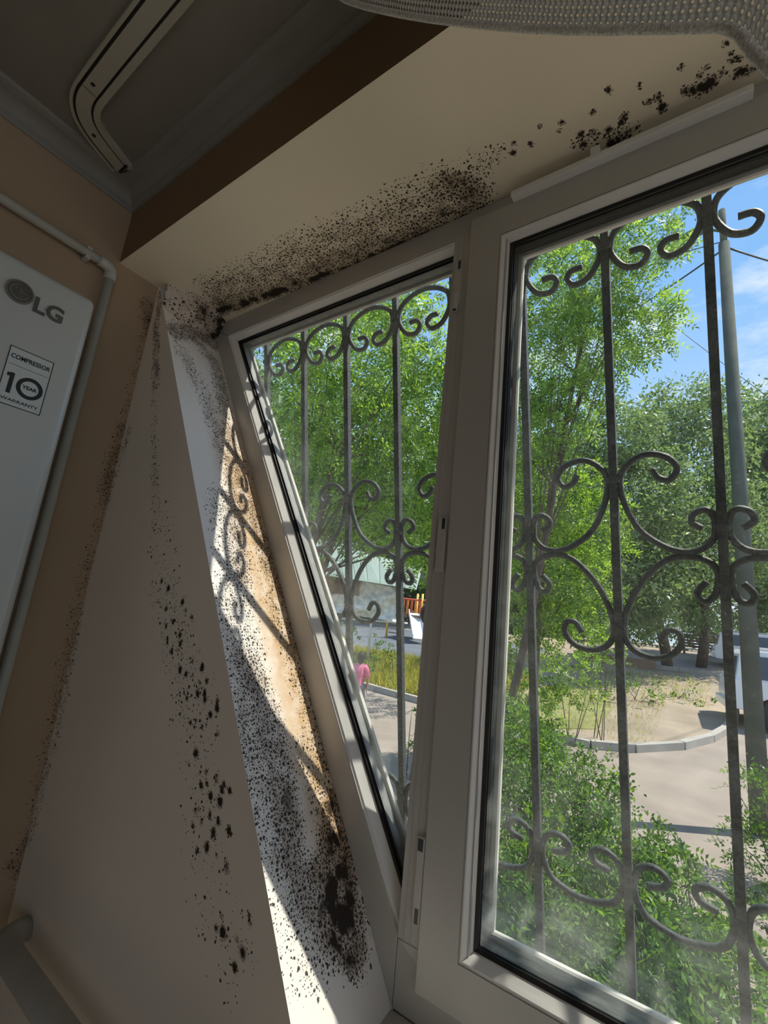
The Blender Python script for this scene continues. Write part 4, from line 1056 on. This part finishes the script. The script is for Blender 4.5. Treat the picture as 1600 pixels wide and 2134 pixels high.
# crumpled film
NX_, NZ_ = 40, 20; a_, b_ = Vector((-7.55, 13.15, 0)), Vector((-10.1, 11.35, 0))
V = []
for j in range(NZ_ + 1):
    for i in range(NX_ + 1):
        s_ = i / NX_; w_ = j / NZ_; p = a_.lerp(b_, s_)
        V.append((p.x + .06 * math.sin(9 * s_ + 7 * w_), p.y - .35 * (1 - w_) * 0 + .10 * math.sin(13 * s_ - 9 * w_) + .05 * math.sin(31 * s_ + 22 * w_), -.02 + .25 * s_ - w_ * (1.15 + .1 * s_)))
F = [(j * (NX_ + 1) + i, j * (NX_ + 1) + i + 1, (j + 1) * (NX_ + 1) + i + 1, (j + 1) * (NX_ + 1) + i) for j in range(NZ_) for i in range(NX_)]
mesh_obj('plastic_film', V, F, M_tarp, stl, smooth=True)
slab('side_board', [(-8.75, 12.25, .25), (-10.3, 11.05, .42), (-10.2, 11.0, -.45), (-8.6, 12.2, -.42)], .03, M_brown, stl)
for (x, y) in ((-8.4, 12.78), (-10.3, 11.4)):
    MB().tube([(x, y, gz(y)), (x, y, .1)], .045, 8).build('post', M_white, stl, smooth=True)
slab('counter', [(-7.4, 13.4, -1.15), (-10.1, 11.45, -1.25), (-10.3, 11.9, -1.25), (-7.6, 13.9, -1.15)], .05, M_white, stl)

# playground tower with slide
pg = thing('playground_tower', (-11.2, 20.6, gz(20.6)), 'red and yellow playground tower with white slide beyond the asphalt', 'playground')
g_ = gz(20.6)
px_ = [(-11.9, 20.1), (-11.05, 20.75), (-11.5, 21.0), (-10.7, 21.3)]
for x, y in px_ + [(-10.2, 21.2), (-12.4, 19.7)]: MB().tube([(x, y, g_ - .1), (x, y, .25)], .06, 8).build('post', M_yellow, pg, smooth=True)
MB().box(-12.0, -10.6, 20.1, 21.3, -.95, -.88).build('platform', M_wood, pg)
for i in range(5):
    x = -11.85 + .17 * i; y = 20.12 + .13 * i
    MB().box(x, x + .12, y - .02, y + .02, -.85, -.15).build('panel_board', M_orange if i % 2 else M_red, pg)
MB().tube([(-12.4, 19.7, -.1), (-11.05, 20.75, -.1), (-9.6, 21.6, -.1)], .05, 6).build('rail', M_red, pg)
MB().tube([(-12.4, 19.7, -.85), (-11.05, 20.75, -.85), (-9.6, 21.6, -.85)], .05, 6).build('rail', M_red, pg)
slab('slide_bed', [(-11.45, 20.20, -.78), (-10.95, 20.60, -.78), (-9.80, 19.30, -1.95), (-10.30, 18.90, -1.95)], .05, M_white, pg)
slab('slide_side', [(-11.45, 20.20, -.60), (-11.45, 20.20, -.80), (-10.30, 18.90, -1.97), (-10.30, 18.90, -1.77)], .04, M_white, pg)
slab('slide_side', [(-10.95, 20.60, -.60), (-10.95, 20.60, -.80), (-9.80, 19.30, -1.97), (-9.80, 19.30, -1.77)], .04, M_white, pg)
for i in range(4): MB().box(-9.9 + .3 * i, -9.75 + .3 * i, 21.35 + .0 * i, 21.4, -.85, -.1).build('panel_board', M_orange, pg)
for i in range(5): MB().tube([(-12.3 + .1 * i, 19.75, g_ + .2 + .22 * i), (-11.7 + .1 * i, 20.05, g_ + .2 + .22 * i)], .025, 6).build('rung', M_wood, pg)

# slatted bench by the far pavement
bn = thing('slatted_bench', (-.6, 27.6, gz(27.6)), 'dark brown bench of horizontal slats beside the far pavement', 'bench')
for i in range(6): MB().box(.0, 1.9, 28.6 - .03 * i, 28.64 - .03 * i, gz(28) + .35 + .14 * i, gz(28) + .45 + .14 * i).build('slat', M_wood, bn)
for i in range(4): MB().box(.0, 1.9, 28.0 + .13 * i, 28.1 + .13 * i, gz(28) + .40, gz(28) + .44).build('slat', M_wood, bn)
for x in (.1, 1.75): MB().box(x, x + .08, 28.0, 28.6, gz(28) - .05, gz(28) + .42).build('leg', M_wood, bn)
# low wall by the trunk
props(box_obj('low_wall', (-3.6, -.55, 21.2, 21.45, gz(21.3) - .1, gz(21.3) + .35), M_brown, None, .01), label='low brown wall left of the dark tree trunk', category='wall')

# peach apartment building far right
bd = thing('apartment_building', (9, 58, gz(58)), 'peach apartment building showing between the trees at the right edge', 'building')
MB().box(4.2, 22, 56, 70, gz(58), 20.5).build('wall', M_build, bd)
MB().box(4.0, 22.3, 55.8, 70, 20.5, 20.9).build('roof', M_redroof, bd)
for i in range(5):
    for j in range(6):
        x = 5.3 + i * 3.1; z = 1.5 + j * 3.1
        w = MB().box(x, x + 1.4, 55.93, 56.02, z, z + 1.6).build('window', M_white, bd); MB().box(x + .1, x + 1.3, 55.90, 55.94, z + .1, z + 1.5).build('pane', M_win, w)
bd2 = thing('apartment_building', (-16, 62, gz(60)), 'pale grey building roofline glimpsed between the tree tops left of centre', 'building')
MB().box(-24, -8, 58, 70, gz(58), 14.0).build('wall', M_redroof, bd2)
MB().box(-24.3, -7.7, 57.7, 70, 14.0, 14.5).build('roof', M_redroof, bd2)

# ------------------------------------------------------------------ cars
def car(origin, rotz, label, h=1.78):
    """off-roader with its tail at local x=0, bonnet towards +x; side facing -y"""
    root = thing('car', origin, label, 'car', 'white cars parked in the yard')
    root.rotation_euler = (0, 0, rotz)
    Lx = 4.6; Wy = 1.85
    def put(mb, name, m, parent=root, bevel=0, smooth=False):
        o = mb.build(name, m, None, bevel, smooth); o.parent = parent
        off = Vector((o.location.x, o.location.y, o.location.z - H))
        o.location = off if parent is root else off - parent['o_']
        return o, off
    k = h / 1.78
    body = [(.06, .42), (.02, .62), (.05, 1.02), (.16, 1.06), (3.25, 1.06), (4.3, .98), (4.52, .86), (4.58, .55), (4.5, .38), (3.98, .36), (3.9, .62), (3.68, .74), (3.44, .74), (3.22, .62), (3.14, .36), (1.34, .36), (1.26, .62), (1.04, .74), (.80, .74), (.58, .62), (.5, .38)]
    put(MB().prism([(x, z * k) for x, z in body], 0, Wy, 'y'), 'body', M_car, bevel=.03)
    cab = [(.14, 1.04), (.26, 1.62), (.42, 1.72), (2.3, 1.74), (2.52, 1.68), (3.2, 1.04)]
    V = []
    for yy, ins in ((.03, 0), (Wy - .03, 0)):
        for x, z in cab: V.append((x, yy + (.12 if z > 1.3 else 0) * (1 if yy < 1 else -1), z * k))
    n = len(cab); F = [tuple(range(n)), tuple(range(2 * n - 1, n - 1, -1))] + [(i, (i + 1) % n, n + (i + 1) % n, n + i) for i in range(n)]
    put(MB().add(V, F), 'cabin', M_car, bevel=.03)
    for a, b in (((.38, .95), (.46, .95)), ((1.08, 1.9), (1.08, 1.9)), ((2.0, 2.95), (2.0, 2.42))):
        for side in (0, 1):
            y0 = .035 if not side else Wy - .035; y1 = .125 if not side else Wy - .125; o_ = -.008 if not side else .008
            q = [(a[0], y0 + o_, 1.10 * k), (a[1], y0 + o_, 1.10 * k), (b[1], y1 + o_, 1.60 * k), (b[0], y1 + o_, 1.60 * k)]
            th = .02 if side else -.0
            put(MB().add(q + [(x, y + (.02 if not side else -.02), z) for x, y, z in q], [(0, 1, 2, 3), (7, 6, 5, 4), (0, 4, 5, 1), (1, 5, 6, 2), (2, 6, 7, 3), (3, 7, 4, 0)]), 'side_window', M_glassd)
    put(MB().add([(.125, .2, 1.14 * k), (.125, Wy - .2, 1.14 * k), (.225, Wy - .3, 1.56 * k), (.225, .3, 1.56 * k), (.16, .2, 1.14 * k), (.16, Wy - .2, 1.14 * k), (.26, Wy - .3, 1.56 * k), (.26, .3, 1.56 * k)], [(0, 1, 2, 3), (7, 6, 5, 4), (0, 4, 5, 1), (1, 5, 6, 2), (2, 6, 7, 3), (3, 7, 4, 0)]), 'rear_window', M_glassd)
    for x in (.92, 3.56):
        for y in (.0, Wy - .2):
            w, off = put(MB().tube([(x, y - .01, .36), (x, y + .21, .36)], .36, 24), 'wheel', M_tyre, bevel=.02)
            w['o_'] = off
            w2 = MB().tube([(x, (-.02 if y < 1 else Wy - .005), .36), (x, (-.005 if y < 1 else Wy + .02), .36)], .21, 16).build('rim', M_rim, None)
            w2.parent = w; w2.location = Vector((w2.location.x, w2.location.y, w2.location.z - H)) - off
    for y in (.04, Wy - .22): put(MB().box(-.005, .05, y, y + .16, .86 * k, 1.02 * k), 'tail_light', M_rim, bevel=.008)
    put(MB().box(-.06, .1, .05, Wy - .05, .40, .60), 'rear_bumper', M_car, bevel=.03)
    for x in (1.75, 2.75): put(MB().box(x, x + .14, -.025, .0, .93 * k, .955 * k), 'door_handle', M_rim, bevel=.004)
    put(MB().box(1.95, 1.96, -.004, .004, .45, 1.04 * k), 'door_seam', M_dark); put(MB().box(1.02, 1.03, -.004, .004, .76, 1.04 * k), 'door_seam', M_dark)
    for y in (-.16, Wy + .02): put(MB().box(2.75, 2.87, y, y + .14, 1.08 * k, 1.24 * k), 'wing_mirror', M_car, bevel=.02)
    for y in (.25, Wy - .25): put(MB().tube([(.5, y, 1.79 * k), (2.2, y, 1.80 * k)], .018, 6), 'roof_rail', M_rim)
    return root
car((1.60, 13.8, gz(14.3)), .12, 'white off-roader parked behind the concrete pole at the right edge', 1.86)
car((1.35, 24.2, gz(24.6)), .05, 'second white car farther back by the slatted bench', 1.55)

# ------------------------------------------------------------------ person in a pink top, seen from behind
def person():
    bx, by, bz = -4.87, 7.70, gz(7.7)
    h = 1.50
    root = thing('person', (bx, by, bz), 'person with dark hair in a pink top and blue jeans, walking away on the path', 'person')
    J = {'pel': (0, 0, .92), 'wai': (0, .01, 1.04), 'che': (0, .01, 1.24), 'nec': (0, .01, 1.42), 'nk2': (0, .01, 1.50), 'hea': (0, .0, 1.60), 'htp': (0, 0, 1.70),
         'hL': (-.09, 0, .88), 'kL': (-.10, .05, .50), 'aL': (-.10, -.06, .10), 'tL': (-.10, .06, .035),
         'hR': (.09, 0, .88), 'kR': (.10, .10, .50), 'aR': (.10, .16, .09), 'tR': (.10, .28, .035),
         'sL': (-.17, .01, 1.38), 'eL': (-.22, .0, 1.12), 'wL': (-.21, .08, .90), 'gL': (-.205, .10, .83),
         'sR': (.17, .01, 1.38), 'eR': (.22, .02, 1.12), 'wR': (.20, .10, .92), 'gR': (.195, .12, .85)}
    Rd = {'pel': .125, 'wai': .105, 'che': .125, 'nec': .07, 'nk2': .045, 'hea': .085, 'htp': .07, 'hL': .09, 'kL': .06, 'aL': .04, 'tL': .035, 'hR': .09, 'kR': .06, 'aR': .04, 'tR': .035,
          'sL': .055, 'eL': .04, 'wL': .026, 'gL': .03, 'sR': .055, 'eR': .04, 'wR': .026, 'gR': .03}
    E = [('pel', 'wai'), ('wai', 'che'), ('che', 'nec'), ('nec', 'nk2'), ('nk2', 'hea'), ('hea', 'htp'), ('pel', 'hL'), ('hL', 'kL'), ('kL', 'aL'), ('aL', 'tL'), ('pel', 'hR'), ('hR', 'kR'), ('kR', 'aR'), ('aR', 'tR'),
         ('nec', 'sL'), ('sL', 'eL'), ('eL', 'wL'), ('wL', 'gL'), ('nec', 'sR'), ('sR', 'eR'), ('eR', 'wR'), ('wR', 'gR')]
    k = h / 1.74
    def skinned(name, keys, edges, radf, m):
        me = bpy.data.meshes.new(name); idx = {q: i for i, q in enumerate(keys)}
        me.from_pydata([tuple(c * k for c in J[q]) for q in keys], [(idx[a], idx[b]) for a, b in edges], [])
        o = bpy.data.objects.new(name, me); COL.objects.link(o)
        md_ = o.modifiers.new('skin', 'SKIN'); md_.use_smooth_shade = True
        for q, i in idx.items():
            r = radf(q) * k; me.skin_vertices[0].data[i].radius = (r, r)
        me.skin_vertices[0].data[0].use_root = True
        o.modifiers.new('sub', 'SUBSURF').levels = 2; o.modifiers['sub'].render_levels = 2
        dg = bpy.context.evaluated_depsgraph_get(); me2 = bpy.data.meshes.new_from_object(o.evaluated_get(dg))
        bpy.data.objects.remove(o)
        me2.materials.clear(); me2.materials.append(m)
        ob = bpy.data.objects.new(name, me2); ob.parent = root; COL.objects.link(ob); return ob
    skinned('body', list(J), E, lambda q: Rd[q], M_skin)
    sh = ['wai', 'che', 'nec', 'sL', 'eL', 'sR', 'eR', 'pel']
    skinned('pink_top', sh, [e_ for e_ in E if e_[0] in sh and e_[1] in sh], lambda q: Rd[q] * 1.16 + .012, M_pink)
    jn = ['pel', 'hL', 'kL', 'aL', 'hR', 'kR', 'aR']
    skinned('jeans', jn, [e_ for e_ in E if e_[0] in jn and e_[1] in jn], lambda q: Rd[q] * 1.08 + .012, M_jeans)
    bm = bmesh.new(); bmesh.ops.create_uvsphere(bm, u_segments=20, v_segments=14, radius=.1 * k)
    for v in bm.verts:
        v.co = Vector((v.co.x * 1.0, v.co.y * 1.08 - .012 * k, v.co.z * 1.22 + 1.64 * k))
        if v.co.z < 1.6 * k and v.co.y < 0: v.co.z -= .06 * k; v.co.x *= .85
        if v.co.z < 1.62 * k and v.co.y > .03: v.co.y *= .5
    me = bpy.data.meshes.new('hair'); bm.to_mesh(me); bm.free(); me.materials.append(M_hair)
    me.polygons.foreach_set('use_smooth', [True] * len(me.polygons))
    o = bpy.data.objects.new('hair', me); o.parent = root; COL.objects.link(o)
    for sd, (kx, ky) in (('L', (-.205, .10)), ('R', (.195, .12))):
        z0 = (.83 if sd == 'L' else .85)
        for f_ in range(4):
            l_ = (.055, .065, .06, .045)[f_]
            y = ky - .022 + .015 * f_
            MBt = MB().tube([(kx * k + bx, y * k + by, (z0 - .01) * k + bz), (kx * k * .98 + bx, (y + .008) * k + by, (z0 - .02 - l_ * .6) * k + bz), (kx * k * .95 + bx, (y + .012) * k + by, (z0 - .02 - l_) * k + bz)], .0085 * k, 6)
            MBt.build('finger', M_skin, root, smooth=True)
        MB().tube([(kx * k + bx, (ky - .02) * k + by, z0 * k + bz), (kx * .9 * k + bx, (ky + .035) * k + by, (z0 - .04) * k + bz)], .009 * k, 6).build('thumb', M_skin, root, smooth=True)
    root.rotation_euler = (0, 0, .35)
person()
